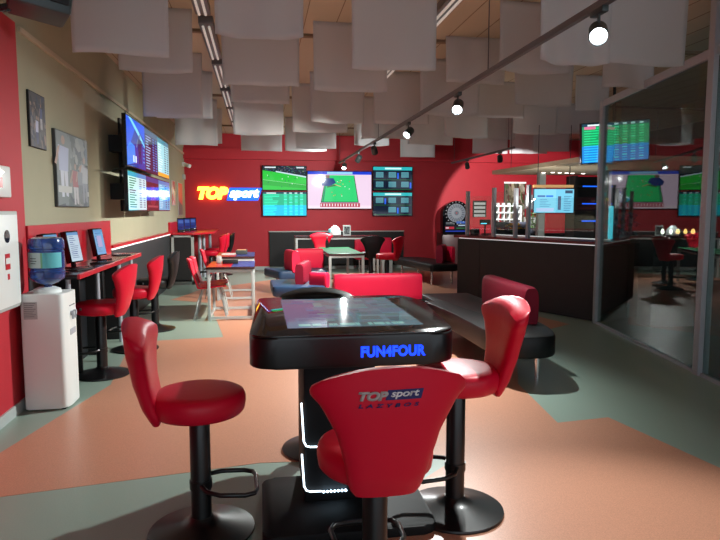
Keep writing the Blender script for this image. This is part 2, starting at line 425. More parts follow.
# ============================================================= TOUCH TABLE
tt = thing('touch_table', 'black game table with a glowing touch screen top and blue lettering on its edge', 'table', (.42, 3.35, 0))
X0, X1, Y0, Y1 = -.48, .47, -.64, .62
out = round_poly([(X0, Y0), (X1, Y0), (X1+.10, Y1-.28), (X1+.02, Y1), (X0+.04, Y1)], [.13, .13, .12, .08, .08])
MB().prism(out, .80, .942, .012).build('housing', M['black'], tt)
inn = round_poly([(X0+.004, Y0+.004), (X1-.004, Y0+.004), (X1+.096, Y1-.28), (X1+.016, Y1-.004), (X0+.044, Y1-.004)], [.13, .13, .12, .08, .08])
MB().prism(inn, .942, .950, .002).build('glass_top', M['gloss_black'], tt)
rnd = random.Random(3); P = [rect(0, 0, 1, 1, (84, 112, 122)), rect(0, .0, .30, 1, (82, 98, 128))]
for i in range(70):
    x, z = rnd.random(), rnd.random(); w = rnd.uniform(.05, .25); h = rnd.uniform(.04, .16)
    x = min(x, 1-w); z = min(z, 1-h)
    base = (80, 98, 128) if x < .22 else (84, 116, 124)
    k_ = rnd.uniform(-14, 18); P.append(rect(x, z, x+w, z+h, tuple(int(b+k_+rnd.uniform(-6, 6)) for b in base)))
for i in range(26):
    x = rnd.uniform(.05, .9); P.append(rect(x, .04, x+.03, .10, (120, 170, 165)))
colmesh('screen', scale_polys(P, .66, .96), M['table_screen'], tt, Matrix.Translation((.03, .02, .9507)) @ Matrix.Rotation(-PI/2, 4, 'X'))
# stand
st = MB(); st.box(-.22, .14, -.36, .10, .04, .80, .012); st.build('pedestal', M['ped'], tt)
MB().prism(round_poly([(-.43, -.68), (.38, -.68), (.38, -.04), (-.43, -.04)], .07), 0, .045, .01).build('foot_plate', M['ped'], tt)
for (za, zb, n) in ((.335, .56, 0), (.105, .30, 1)):
    MB().tube([(-.232, -.37, zb), (-.222, -.37, za+.03), (-.21, -.37, za+.006), (-.19, -.37, za), (-.135, -.37, za-.002)], .0045, 8).build('light_strip', M['led'], tt)
d = MB()
for i in range(7):
    d.lathe([(0, -.008), (.008, 0), (0, .008)], c=(0, 0), n=8, mtx=Matrix.Translation((-.125+i*.0185, -.372, .10)))
d.build('light_dots', M['led_dot'], tt)
text_obj('lettering', 'FUN4FOUR', .30, .052, M['blue_letters'], tt, T(.17, Y0-.0005, .868), 0, .045, .003, 1.02)

# small things lying at the far edge of the touch table
# ============================================================= WATER COOLER
wc = thing('water_cooler', 'white floor standing water cooler below the blue bottle', 'water cooler', (-1.61, 5.02, 0))
MB().prism(round_poly([(-.15, -.15), (.14, -.15), (.16, -.05), (.16, .15), (-.15, .15)], [.02, .035, .03, .02, .02]), .012, .885, .012).build('body', M['white'], wc)
MB().box(.12, .165, -.035, .105, .55, .60, .008).build('drip_tray', M['alu'], wc)
for yy in (.005, .065):
    tp = MB(); tp.box(.155, .185, yy-.014, yy+.014, .70, .735, .004); tp.cyl((.175, yy, .70), (.175, yy, .672), .008, 10); tp.build('tap', M['alu'], wc)
MB().box(.158, .163, -.03, .10, .775, .781).build('slot', M['print_dark'], wc)
nt = MB(); nt.use(M['whitegrey']).box(-.125, -.03, -.1525, -.1498, .70, .83)
nt.use(M['print_dark'])
for i in range(8): nt.box(-.12, -.04-.01*(i % 3), -.1535, -.1524, .817-i*.014, .820-i*.014)
nt.build('notice', None, wc, smooth=False)
MB().lathe([(0, .885), (.10, .885), (.095, .91), (.06, .925), (0, .925)], n=28).build('collar', M['white'], wc)
for sx in (-.11, .11):
    for sy in (-.11, .11):
        MB().lathe([(0, 0), (.018, 0), (.018, .014), (0, .014)], c=(sx, sy), n=12).build('foot', M['blackmatte'], wc)
wb = thing('water_bottle', 'large blue water bottle standing upside down on the white cooler', 'bottle', (-1.605, 5.02, .922)); wb.scale = (.93, .93, .91)
MB().lathe([(0, 0), (.03, 0), (.032, .02), (.09, .045), (.128, .075), (.134, .09), (.134, .135), (.126, .143), (.126, .155), (.134, .163), (.134, .30), (.126, .308), (.126, .318), (.135, .327), (.135, .385), (.125, .41), (.09, .42), (0, .405)], n=40).build('bottle_body', M['water'], wb)
lb = MB()
for a0, a1, mm, r in ((-160, -92, 'label_pale', .1352), (-92, -86, 'label_green', .1354), (-86, -20, 'label_teal', .1352)):
    lb.use(M[mm]); n = 8
    def f(u, v, a0=a0, a1=a1, r=r): a = R(a0+(a1-a0)*u); return (r*math.cos(a), r*math.sin(a), .17+.125*v)
    lb.grid(f, 9, 2)
lb.use(M['print_dark'])
for k, (a, w) in enumerate(((-120, 26), (-120, 30), (-120, 22))):
    def f(u, v, a=a, w=w, k=k): q = R(a-w/2+w*u); return (.1362*math.cos(q), .1362*math.sin(q), .245-.02*k+.006*v)
    lb.grid(f, 6, 2)
lb.build('bottle_label', None, wb)

# ============================================================= LEFT COUNTER WITH COMPUTERS
ct = thing('computer_counter', 'long high counter with a red edge along the left wall holding computers', 'counter', (0, 0, 0))
tp = MB(); tp.use(M['top_dark']).box(XL+.045, -1.475, 5.32, 7.98, .965, .985, .002); tp.use(M['red_lam']).box(-1.477, -1.455, 5.32, 7.99, .945, .987, .003); tp.use(M['red_lam']).box(XL+.045, -1.46, 7.98, 8.0, .945, .987, .003)
tp.use(M['blackmatte']).box(XL+.045, -1.478, 5.32, 7.978, .945, .965)
tp.build('worktop', None, ct, smooth=False)
for x, y in ((-1.60, 5.5), (-1.60, 6.45), (-1.60, 7.40), (-1.53, 7.72)):
    MB().cyl((x, y, 0), (x, y, .945), .021, 14).build('leg', M['alu'], ct)
for y in (5.9, 6.75, 7.55):
    MB().box(XL+.04, -1.62, y-.012, y+.012, 0, .945).build('divider', M['blackmatte'], ct)
def monitor_polys(kind):
    r = random.Random(kind); P = [rect(0, 0, 1, 1, (205, 232, 248) if kind != 2 else (120, 190, 240)), rect(.0, .9, 1, 1, (110, 170, 220))]
    for i in range(12):
        z = .84-i*.066; P.append(rect(.12, z, .12+r.uniform(.3, .7), z+.022, (120, 150, 180) if r.random() < .6 else (40, 90, 160)))
    if kind == 2: P.append(rect(.25, .3, .75, .75, (190, 190, 235)))
    return P
def monitor(y, lab, kind, x=-1.66, rz=R(78)):
    t = thing('computer_screen', lab, 'computer', (x, y, .986), rz, 'computers on the counter'); t.scale = (.84, .84, .84)
    MB().prism(round_poly([(-.11, -.09), (.11, -.09), (.11, .09), (-.11, .09)], .03), 0, .014, .003).build('stand_foot', M['gloss_black'], t)
    MB().box(-.03, .03, .02, .05, .01, .13, .004, Matrix.Rotation(R(-8), 4, 'X')).build('stand_neck', M['gloss_black'], t)
    tilt = Matrix.Translation((0, .0, .055)) @ Matrix.Rotation(R(-10), 4, 'X')
    h = MB().box(-.13, .13, -.012, .05, 0, .345, .006).build('casing', M['gloss_black'], t); h.matrix_local = tilt
    colmesh('display', scale_polys(monitor_polys(kind), .235, .315), M['screen_dim'], t, tilt @ Matrix.Translation((0, -.0132, .172)))
    return t
monitor(5.32+.08, 'black touch computer on the counter nearest the water cooler, half hidden behind the blue bottle', 1)
monitor(6.0, 'black touch computer with a pale page, in the middle of the counter', 3)
monitor(6.9, 'black touch computer with a blue page, farthest along the counter', 2)
def flat_keys(name, x, y, rz, lab, w=.26, d=.11):
    t = thing(name, lab, 'keyboard', (x, y, .986), rz, 'keyboards and pads on the counter')
    MB().box(-w/2, w/2, -d/2, d/2, 0, .014, .004).build('housing', M['blackmatte'], t)
    k = MB()
    for i in range(10):
        for j in range(3): k.box(-w/2+.012+i*(w-.024)/10, -w/2+.012+(i+.82)*(w-.024)/10, -d/2+.015+j*.028, -d/2+.037+j*.028, .013, .018)
    k.build('keys', M['bottle_dark'], t, smooth=False)
flat_keys('keyboard', -1.56, 5.72, R(75), 'black keyboard in front of the middle computer')
flat_keys('keyboard', -1.55, 6.45, R(75), 'black keyboard between the middle and the farthest computer')
flat_keys('card_terminal', -1.60, 7.55, R(40), 'small black terminal lying near the far end of the counter', .18, .12)

# far left corner counter
cc = thing('corner_counter', 'small high red topped counter with pale framed black cabinet in the far left corner', 'counter', (0, 0, 0))
MB().prism(round_poly([(XL+.046, 12.98), (-1.30, 12.9), (-.98, 13.6), (-.98, 15.5), (XL+.046, 15.9)], [0, .1, .2, .2, 0]), 1.02, 1.06, .004).build('worktop', M['red_lam'], cc)
cf = MB(); x0, x1 = -1.78, -1.34
for a in ((x0, x0+.05, .0, 1.02), (x1-.05, x1, .0, 1.02)): cf.box(a[0], a[1], 13.0, 13.05, a[2], a[3])
cf.box(x0, x1, 13.0, 13.05, .97, 1.02); cf.box(x0, x1, 13.0, 13.05, 0, .06)
cf.build('cabinet_frame', M['whitegrey'], cc, smooth=False)
MB().box(x0+.05, x1-.05, 13.02, 13.6, .06, .97).build('cabinet_panel', M['blackmatte'], cc, smooth=False)
for (x, y) in ((-1.29, 13.75), (-1.27, 14.5), (-1.2, 15.4)):
    MB().cyl((x, y, 0), (x, y, 1.02), .035, 14).build('leg', M['alu'], cc)
for i, (y, x) in enumerate(((13.35, -1.62), (13.95, -1.56), (14.55, -1.50))):
    t = thing('tablet_terminal', ['blue lit upright terminal on the corner counter, nearest the side wall', 'blue lit upright terminal in the middle of three on the corner counter', 'blue lit upright terminal on the corner counter, nearest the back wall'][i], 'terminal', (x, y, 1.06), R(12), 'upright terminals on the corner counter')
    MB().box(-.07, .07, -.06, .06, 0, .02, .004).build('foot', M['gloss_black'], t)
    tl = Matrix.Rotation(R(-14), 4, 'X'); b = MB().box(-.075, .075, -.012, .012, .015, .30, .005).build('casing', M['gloss_black'], t); b.matrix_local = tl
    colmesh('display', scale_polys([rect(0, 0, 1, 1, (42, 62, 140)), rect(.1, .6, .9, .9, (80, 110, 190)), rect(.1, .1, .9, .3, (40, 40, 110))], .12, .22), M['screen_dim'], t, tl @ Matrix.Translation((0, -.013, .165)))

# ============================================================= LEFT WALL THINGS
def wall_panel(y0, y1, z0, z1, polys, th, name, lab, cat, frame, m, fw=.012, x=XL, parent_loc=None):
    """picture or screen on the left wall, facing +X"""
    w, h = y1-y0, z1-z0
    t = thing(name, lab, cat, (x+th, (y0+y1)/2, (z0+z1)/2), PI/2)
    MB().box(-w/2, w/2, 0.0, th-.001, -h/2, h/2, .003).build('frame' if cat == 'picture' else 'casing', frame, t, smooth=False)
    colmesh('picture' if cat == 'picture' else 'display', scale_polys(polys, w-2*fw, h-2*fw), m, t, Matrix.Translation((0, -.001, 0)))
    return t
def crowd(seed, bg, pal, n=160, sz=(.02, .09)):
    r = random.Random(seed); P = [rect(0, 0, 1, 1, bg)]
    for i in range(n):
        cx, cz = r.random(), r.random(); a = r.uniform(*sz); b = a*r.uniform(.6, 1.8); c = r.choice(pal); k = r.uniform(.8, 1.15)
        q = [(cx+a*.5*math.cos(2*PI*j/7+r.random()*.5), cz+b*.5*math.sin(2*PI*j/7)) for j in range(7)]
        q = [(min(1, max(0, x)), min(1, max(0, z))) for x, z in q]
        P.append((q, tuple(min(255, int(v*k)) for v in c)))
    return P
def figure(P, x, z, h, body, legs, skin=(150, 120, 105)):
    w = h*.16
    P.append(([(x-w*.6, z), (x-w*.1, z), (x, z+h*.45), (x-w*.8, z+h*.45)], legs))
    P.append(([(x+w*.3, z+.02), (x+w*.8, z), (x+w*.8, z+h*.45), (x, z+h*.45)], legs))
    P.append(([(x-w, z+h*.42), (x+w*.9, z+h*.42), (x+w*1.2, z+h*.8), (x-w*1.1, z+h*.82)], body))
    P.append(([(x-w*1.2, z+h*.78), (x-w*.7, z+h*.82), (x-w*1.5, z+h*.5), (x-w*1.9, z+h*.52)], skin))
    P.append(([(x+w*.3*math.cos(a)*1.3, z+h*.91+h*.075*math.sin(a)) for a in [i*PI/4 for i in range(8)]], skin))
A = crowd(5, (70, 66, 70), [(40, 42, 50), (100, 96, 100), (130, 110, 100), (54, 60, 80)], 90, (.05, .2))
figure(A, .4, .05, .55, (176, 180, 205), (60, 66, 110)); figure(A, .7, .35, .5, (70, 80, 120), (190, 190, 195))
wall_panel(5.42, 5.80, 2.02, 2.47, A, .02, 'wall_poster', 'small poster of players high on the left wall beside the red paint', 'picture', M['blackmatte'], M['print'], .008)
B = crowd(9, (78, 88, 90), [(60, 72, 76), (100, 110, 112), (56, 66, 84), (120, 126, 124)], 120, (.05, .22))
B.append(([(0, .0), (.3, .05), (.45, .9), (.3, 1), (0, 1)], (96, 108, 110)))
figure(B, .2, .12, .85, (150, 160, 190), (176, 182, 196)); figure(B, .55, .02, .6, (140, 50, 62), (176, 176, 182)); figure(B, .86, .05, .7, (150, 158, 166), (120, 128, 140)); figure(B, .7, .1, .5, (110, 118, 128), (96, 104, 112))
B.append(rect(.02, .18, .42, .27, (168, 172, 170))); B.append(rect(.95, .15, 1, .22, (168, 172, 170)))
wall_panel(6.0, 7.05, 1.54, 2.24, B, .03, 'wall_poster', 'large poster of footballers on the left wall above the computers', 'picture', M['print_dark'], M['print'], .01)
C_ = crowd(11, (206, 160, 160), [(210, 90, 110), (190, 60, 80), (200, 190, 186)], 12, (.2, .5))
wall_panel(13.55, 14.1, 1.62, 2.15, C_, .015, 'wall_poster', 'pale pink poster on the left wall just beyond the screens', 'picture', M['whitegrey'], M['print'])
D_ = [rect(0, 0, 1, 1, (150, 120, 122)), ([(0, .45), (1, .3), (1, 1), (0, 1)], (214, 60, 92)), ([(0, 0), (1, 0), (1, .3), (0, .45)], (120, 108, 110))]
wall_panel(14.6, 15.35, 1.40, 2.15, D_, .015, 'wall_poster', 'red and grey poster on the left wall nearest the corner', 'picture', M['whitegrey'], M['print'])
# wall screens (two rows of three)
def page(seed, bg, hd, a, b, title=True):
    r = random.Random(seed); P = [rect(0, 0, 1, 1, bg)]
    if title: P.append(rect(0, .88, 1, 1, hd))
    for i in range(13):
        z = .82-i*.063
        P.append(rect(.06, z, .06+r.uniform(.18, .4), z+.028, a)); P.append(rect(.58, z, .72, z+.032, b)); P.append(rect(.80, z, .93, z+.032, b))
    return P
def hero():
    P = [rect(0, 0, 1, 1, (14, 50, 150))]
    P.append(([(0, .2), (.5, .9), (1, .65), (1, 1), (0, 1)], (20, 86, 220))); P.append(([(.1, 1), (.55, .75), (1, .5), (1, .56), (.6, .83), (.25, 1)], (120, 210, 255)))
    P.append(([(.0, .0), (.45, .1), (.4, .45), (.15, .5), (0, .35)], (30, 130, 240))); figure(P, .68, .1, .66, (24, 34, 90), (18, 26, 70), (110, 120, 150))
    for i in range(6): P.append(rect(.86, .15+i*.09, .97, .19+i*.09, (40, 120, 200)))
    P.append(rect(.3, .1, .36, .24, (220, 235, 250))); P.append(rect(.42, .1, .48, .24, (220, 235, 250)))
    return P
scr = [(7.70, 8.84, 2.03, 2.64, hero(), 'wall screen with a blue game picture, top row nearest to us on the left wall'),
       (8.88, 9.90, 2.03, 2.64, page(2, (26, 20, 60), (60, 90, 120), (150, 170, 215), (60, 110, 190)), 'wall screen with dark violet odds list, middle of the top row at left'),
       (9.94, 11.05, 2.03, 2.64, page(4, (150, 214, 222), (60, 130, 150), (220, 240, 240), (40, 90, 110)) + [rect(0, 0, 1, .1, (220, 160, 40))], 'wall screen with a pale turquoise page, top row farthest from us on the left wall'),
       (7.70, 8.84, 1.50, 1.99, page(6, (196, 220, 226), (60, 130, 190), (60, 74, 92), (110, 130, 150)), 'wall screen with a white list page, bottom row nearest to us on the left wall'),
       (8.88, 9.90, 1.50, 1.99, [rect(0, 0, 1, 1, (74, 16, 30)), ([(.3, .2), (.5, .1), (.75, .25), (.6, .75), (.4, .75)], (120, 22, 40)), rect(.1, .08, .9, .14, (150, 60, 70)), rect(.35, .45, .65, .5, (200, 170, 180)), rect(0, .85, 1, 1, (40, 50, 120))], 'wall screen with a dark red picture, middle of the bottom row on the left wall'),
       (9.94, 11.05, 1.50, 1.99, page(8, (90, 160, 200), (70, 120, 180), (180, 220, 236), (40, 80, 130)), 'wall screen with a light blue page, bottom row farthest from us on the left wall')]
for (a, b, c, d, P, lab) in scr:
    t = thing('wall_screen', lab, 'screen', (-1.52, (a+b)/2, (c+d)/2), PI/2-R(.6), 'screens on the left wall')
    w, h = b-a, d-c
    cs = MB().box(-w/2, w/2, .002, .05, -h/2, h/2, .004).build('casing', M['gloss_black'], t, smooth=False)
    colmesh('display', scale_polys(P, w-.03, h-.03), M['screen'], cs, Matrix.Translation((0, .001, 0)))
    MB().box(-.12, .12, .05, .33, -.10, .10).build('wall_bracket', M['blackmatte'], t, smooth=False)
br = MB(); br.box(XL+.002, XL+.03, 8.7, 11.0, 1.5, 2.72); br.cyl((XL+.03, 8.2, 2.0), (-1.50, 7.5, 2.0), .012, 8)  # black board stands in for the shadow behind the screens; arm is the mount
tag(br.build('screen_shade_board', M['blackmatte'], smooth=False), 'black board for the shadow on the left wall behind the six screens, with mount arm', 'mount')
# white cabinet and switch plate on the red paint
hc_ = thing('hydrant_cabinet', 'white wall cabinet with a round black mark on the red wall behind the cooler', 'cabinet', (XL+.03, 4.41, 1.155), PI/2)
MB().box(-.45, .45, -.06, 0, -.345, .345, .006).build('body', M['whitegrey'], hc_)
MB().box(-.425, .425, -.068, -.060, -.32, .32, .003).build('door', M['white'], hc_)
e = MB().lathe([(0, 0), (.045, 0), (.045, .004), (0, .004)], n=24).build('round_mark', M['bottle_dark'], hc_); e.matrix_local = Matrix.Translation((.22, -.068, .17)) @ Matrix.Rotation(PI/2, 4, 'X')
pm = MB(); pm.box(.17, .25, -.071, -.068, -.06, .05); pm.box(.20, .23, -.071, -.068, -.13, -.09); pm.build('red_marks', M['red_lam'], hc_, smooth=False)
wl = MB().box(.175, .245, -.0725, -.071, -.02, .02).build('white_mark', M['white'], hc_, smooth=False)
el = thing('alarm_box', 'white wall box with a small lit lamp and red mark high on the red wall', 'alarm', (XL+.03, 4.59, 1.70), PI/2)
MB().box(-.22, .22, -.05, 0, -.105, .115, .012).build('housing', M['white'], el)
MB().box(-.02, .06, -.053, -.049, -.04, .03).build('red_mark', M['red_lam'], el, smooth=False)
MB().lathe([(0, -.02), (.022, 0), (0, .02)], n=16, mtx=Matrix.Translation((.03, -.055, .065))).build('lamp', M['white_bulb'], el)
# wall lamp/camera in the far left corner
wk = thing('security_camera', 'small white camera in the upper far left corner', 'camera', (XL+.02, 15.6, 2.62))
MB().box(-.02, .05, -.04, .04, -.05, .05, .006).build('bracket', M['white'], wk)
MB().cyl((.04, 0, 0), (.17, -.12, -.05), .045, 14).build('body', M['white'], wk)
MB().box(-.02, .05, -.04, .04, -.36, -.24, .01).build('junction_box', M['whitegrey'], wk)
# speaker / projector hanging in the upper left
sp = thing('ceiling_projector', 'dark projector on a bent tube arm in the upper left corner', 'projector', (-1.27, 4.05, 2.655))
MB().box(-.17, .15, -.16, .16, .0, .20, .02, Matrix.Rotation(R(24), 4, 'Z') @ Matrix.Rotation(R(8), 4, 'Y')).build('body', M['lamp_body'], sp)
MB().box(.03, .13, -.175, -.158, .05, .13, .004, Matrix.Rotation(R(24), 4, 'Z') @ Matrix.Rotation(R(8), 4, 'Y')).build('vent', M['blackmatte'], sp)
MB().tube([(-.56, -.0, .10), (-.45, .0, .07), (-.28, 0, .04), (-.2, 0, .03), (-.1, 0, .06), (0, 0, .12)], .025).build('arm', M['bottle_dark'], sp)

# ============================================================= BACK WALL
sg = thing('neon_sign', 'lit yellow, blue and white lettered sign on the back wall', 'sign', (-.735, YB-.001, 1.925))
text_obj('yellow_letters', 'TOP', .76, .32, M['yellow_sign'], sg, T(-.41, -.05, .02), .25, .08, .03, .95)
pl = MB().prism([(-.08, -.16), (.70, -.16), (.80, .155), (0.0, .155)], 0, .04).build('blue_band', M['blue_sign'], sg, smooth=False); pl.matrix_local = Matrix.Rotation(PI/2, 4, 'X')
text_obj('white_letters', 'sport', .74, .28, M['white_sign'], sg, T(.36, -.045, -.01), .25, .055, .03, .95)

def football(seed, green=(40, 190, 60), crowd_c=(70, 90, 96)):
    r = random.Random(seed); P = [rect(0, 0, 1, 1, (20, 34, 44))]
    for i in range(160):
        x = r.random(); z = r.uniform(.62, 1); a = r.uniform(.01, .03); P.append(rect(x, z, min(1, x+a), min(1, z+a), (r.randint(30, 130), r.randint(60, 150), r.randint(80, 150))))
    P.append(([(0, .0), (1, 0), (1, .55), (.55, .68), (0, .82)], green))
    P.append(([(0, .2), (1, 0.05), (1, .25), (0, .42)], tuple(int(v*.88) for v in green)))
    P.append(([(.3, .75), (1, .52), (1, .58), (.3, .80)], (190, 215, 225)))
    P.append(([(0, .42), (1, .2), (1, .212), (0, .432)], (150, 230, 160)))
    for i in range(12):
        x = r.uniform(.1, .9); z = r.uniform(.1, .6); P.append(rect(x, z, x+.012, z+.05, r.choice([(230, 240, 240), (20, 40, 90)])))
    P.append(rect(.05, .92, .3, .97, (220, 230, 235))); P.append(rect(.78, .92, .95, .97, (220, 230, 235)))
    return P
def odds(seed, split=.46, top=(24, 170, 120), low=(20, 150, 215)):
    r = random.Random(seed); P = [rect(0, 0, 1, 1, low), rect(0, split, 1, 1, top), rect(0, .93, 1, 1, (16, 60, 80))]
    P.append(rect(.08, .94, .3, .98, (230, 245, 245)))
    for k in range(4): P.append(rect(.48+k*.125, .94, .54+k*.125, .985, (200, 240, 240)))
    for i in range(14):
        z = .87-i*.065; c = tuple(min(255, int(v*1.35+12)) for v in (top if z > split else low))
        P.append(rect(.03, z, .06+r.uniform(.15, .32), z+.024, tuple(min(255, int(v*1.05)) for v in c)))
        for k in range(4): P.append(rect(.48+k*.125, z, .55+k*.125, z+.028, c if (i+k) % 3 else tuple(min(255, v+50) for v in c)))
    return P
def snooker():
    P = [rect(0, 0, 1, 1, (226, 200, 222)), rect(0, .92, 1, 1, (24, 60, 200)), rect(.3, .93, .7, .99, (150, 205, 240)), rect(.0, .0, 1, .08, (236, 214, 226))]
    P.append(([(.20, .16), (.80, .16), (.73, .90), (.28, .90)], (40, 34, 30))); P.append(([(.215, .185), (.785, .185), (.72, .90), (.29, .90)], (40, 200, 110)))
    P.append(([(.225, .185), (.245, .185), (.31, .90), (.29, .90)], (20, 120, 90))); P.append(rect(.19, .04, .82, .15, (176, 60, 80)))
    for i in range(14): P.append(rect(.2+i*.044, .06, .215+i*.044, .13, (236, 220, 224)))
    P.append(([(.22, .62), (.34, .60), (.44, .70), (.40, .82), (.27, .82), (.2, .72)], (30, 60, 120))); P.append(([(.3, .56), (.46, .62), (.44, .66), (.30, .60)], (60, 110, 60)))
    P.append(([(.29, .82), (.34, .82), (.34, .9), (.29, .9)], (120, 90, 80))); P.append(([(.42, .64), (.52, .585), (.52, .60), (.42, .66)], (210, 180, 120)))
    r = random.Random(2)
    for i in range(14):
        x = r.uniform(.34, .66); z = r.uniform(.25, .75); P.append(rect(x, z, x+.012, z+.02, r.choice([(200, 30, 40), (240, 240, 240), (230, 180, 30)])))
    return P
def race(seed):
    r = random.Random(seed); P = [rect(0, 0, 1, 1, (10, 18, 32)), rect(0, .86, 1, 1, (40, 170, 175)), rect(.3, .9, .72, .97, (200, 240, 235))]
    for cx in range(3):
        for cy in range(2):
            x0 = .02+cx*.325; z0 = .04+cy*.41; P.append(rect(x0, z0, x0+.31, z0+.38, (14, 26, 46)))
            P.append(rect(x0, z0, x0+.31, z0+.012, (40, 120, 60)))
            if cx > 0 or r.random() < .5:
                P.append(rect(x0+.05, z0+.1, x0+.24, z0+.33, (86, 150, 160)))
                for k in range(5): P.append(rect(x0+.06, z0+.12+k*.04, x0+.23, z0+.135+k*.04, (30, 70, 90)))
            if r.random() < .4: P.append(rect(x0+.27, z0+.05, x0+.31, z0+.3, (30, 90, 220)))
    return P
def back_tv(x0, x1, z0, z1, P, lab, m='screen'):
    w, h = x1-x0, z1-z0
    t = thing('wall_screen', lab, 'screen', ((x0+x1)/2, YB-.10, (z0+z1)/2), 0, 'screens on the back wall')
    cs = MB().box(-w/2, w/2, 0, .06, -h/2, h/2, .005).build('casing', M['gloss_black'], t, smooth=False)
    colmesh('display', scale_polys(P, w-.03, h-.03), M[m], cs, Matrix.Translation((0, -.001, 0)))
    MB().box(-.2, .2, .06, .098, -.15, .15).build('wall_bracket', M['blackmatte'], t, smooth=False)
back_tv(.07, 1.19, 2.02, 2.64, football(1), 'screen with a football match, left end of the back wall row, upper one')
back_tv(.07, 1.19, 1.37, 1.99, odds(2, .45, (24, 176, 130), (10, 190, 225)), 'screen with green and cyan odds table at the left end of the back wall row')
back_tv(1.20, 2.87, 1.55, 2.52, snooker(), 'largest screen showing a snooker table in the middle of the back wall')
back_tv(2.89, 3.95, 2.02, 2.65, race(3), 'screen with dark race grids, right end of the back wall row, upper one')
back_tv(2.89, 3.95, 1.37, 1.99, race(6), 'screen with dark race grids, right end of the back wall row, lower one')
# light switch
sw = MB(); sw.box(4.93, 5.05, YB-.015, YB-.001, .22, .34, .004); tag(sw.build('wall_socket', M['white']), 'small white socket low on the red back wall beside the dart machine', 'socket')

# dart machine
dm = thing('dart_machine', 'tall black electronic dart machine with a rounded top against the back wall', 'dart machine', (5.06, 15.48, 0))
MB().box(-.42, .28, -.02, .5, 0, .93, .01).build('lower_cabinet', mat('dart_base', (58, 34, 34), .4), dm)
n = 24; pts = [(-.36, .92), (.36, .92)]+[(.36*math.cos(PI*i/n), 1.43+.33*math.sin(PI*i/n)) for i in range(n+1)]
hd = MB().prism(pts, 0, .22, .01).build('head', M['gloss_black'], dm); hd.matrix_local = Matrix.Translation((-.08, .12, 0)) @ Matrix.Rotation(PI/2, 4, 'X') 
P = []
def disc(cx, cz, r, c, n=32): return ([(cx+r*math.cos(2*PI*i/n), cz+r*math.sin(2*PI*i/n)) for i in range(n)], c)
P.append(disc(0, 1.45, .24, (150, 160, 170)))
for i in range(20):
    a = 2*PI*i/20; b = 2*PI*(i+.5)/20; P.append(([(.05*math.cos(a), 1.45+.05*math.sin(a)), (.22*math.cos(a), 1.45+.22*math.sin(a)), (.22*math.cos(b), 1.45+.22*math.sin(b)), (.05*math.cos(b), 1.45+.05*math.sin(b))], (96, 106, 120)))
P.append(disc(0, 1.45, .14, (170, 178, 186))); P.append(disc(0, 1.45, .06, (110, 120, 134))); P.append(disc(0, 1.45, .02, (200, 60, 60)))
for i in range(20): a = 2*PI*(i+.25)/20; P.append(disc(.285*math.cos(a), 1.45+.285*math.sin(a), .014, (210, 210, 210), 6))
dface = colmesh('dartboard', P, attr_mat('dartboard_face', .45, .4), dm, T(-.08, -.112, 0), depth=.004)
P = [rect(-.30, 1.02, .32, 1.14, (20, 22, 30)), rect(-.29, 1.04, -.06, 1.10, (190, 40, 60)), rect(-.28, 1.05, -.2, 1.09, (230, 190, 200)), rect(.0, 1.05, .28, 1.075, (40, 110, 60)), rect(-.29, .97, .3, 1.0, (30, 60, 170)), rect(-.28, 1.16, -.08, 1.22, (90, 96, 100)), rect(.0, 1.18, .24, 1.24, (70, 110, 190)), rect(.05, 1.12, .25, 1.15, (180, 200, 220))]
colmesh('score_panel', P, M['screen_dim'], dm, T(-.08, -.1135, 0), depth=.003)

# ============================================================= BAR
bx = lambda t, o=0: (3.39+(4.46-3.39)*t+o*.93, 10.37+(7.63-10.37)*t+o*.365)     # t along the front, o to the rear
A0 = Vector((3.39, 10.37)); A1 = Vector((4.52, 7.66)); dv = (A1-A0).normalized(); nv = Vector((-dv.y, dv.x))
def bq(t0, t1, o0, o1):
    f = lambda t, o: tuple(A0+dv*t+nv*o)
    return [f(t0, o0), f(t1, o0), f(t1, o1), f(t0, o1)]
LB = (A1-A0).length
brr = thing('bar_counter', 'long black bar counter with a dark red top running to the glass partition', 'bar', (0, 0, 0))
MB().prism(bq(0, .55, 0, .55), 0, 1.03, .003).build('front_panel', M['dark'], brr, smooth=False)
MB().prism(bq(.558, LB, 0, .55), 0, 1.03, .003).build('front_panel', M['dark'], brr, smooth=False)
MB().prism(bq(-.06, LB, -.04, .60), 1.045, 1.085, .003).build('bar_top', mat('bar_top', (110, 20, 32), .35), brr, smooth=False)
MB().prism(bq(.05, LB, -.012, .0), 1.032, 1.043).build('light_strip', M['shelf_led'], brr, smooth=False)
# continuation of the bar behind the partition
back_c = MB().prism([(5.12, 7.98), (5.6, 8.0), (6.6, 9.7), (6.1, 10.1), (5.2, 9.0), (4.92, 8.62)], 0, 1.05, .004)
tag(back_c.build('back_counter', M['dark'], smooth=False), 'black counter seen through the glass behind the bar end', 'counter')
# glass screens on the bar
def bp(t, o=0): v = A0+dv*t+nv*o; return v.x, v.y
gs = thing('glass_screen', 'clear glass screen held by grey posts standing on the bar', 'screen', (0, 0, 0))
for t_, h in ((.19, .75), (.82, .79), (1.30, .77), (1.56, .81)):
    x, y = bp(t_, .05)
    MB().box(-.027, .027, -.027, .027, 1.085, 1.085+h, .004, T(x, y, 0, math.atan2(dv.y, dv.x))).build('post', M['alu'], gs, smooth=False)
for ta, tb, h in ((.23, .78, .66), (.86, 1.27, .72), (1.60, 2.75, .60)):
    a = bp(ta, .05); b = bp(tb, .05)
    MB().prism([(a[0]-.003, a[1]-.003), (b[0]-.003, b[1]-.003), (b[0]+.003, b[1]+.003), (a[0]+.003, a[1]+.003)], 1.088, 1.088+h).build('pane', M['clear'], gs, smooth=False)
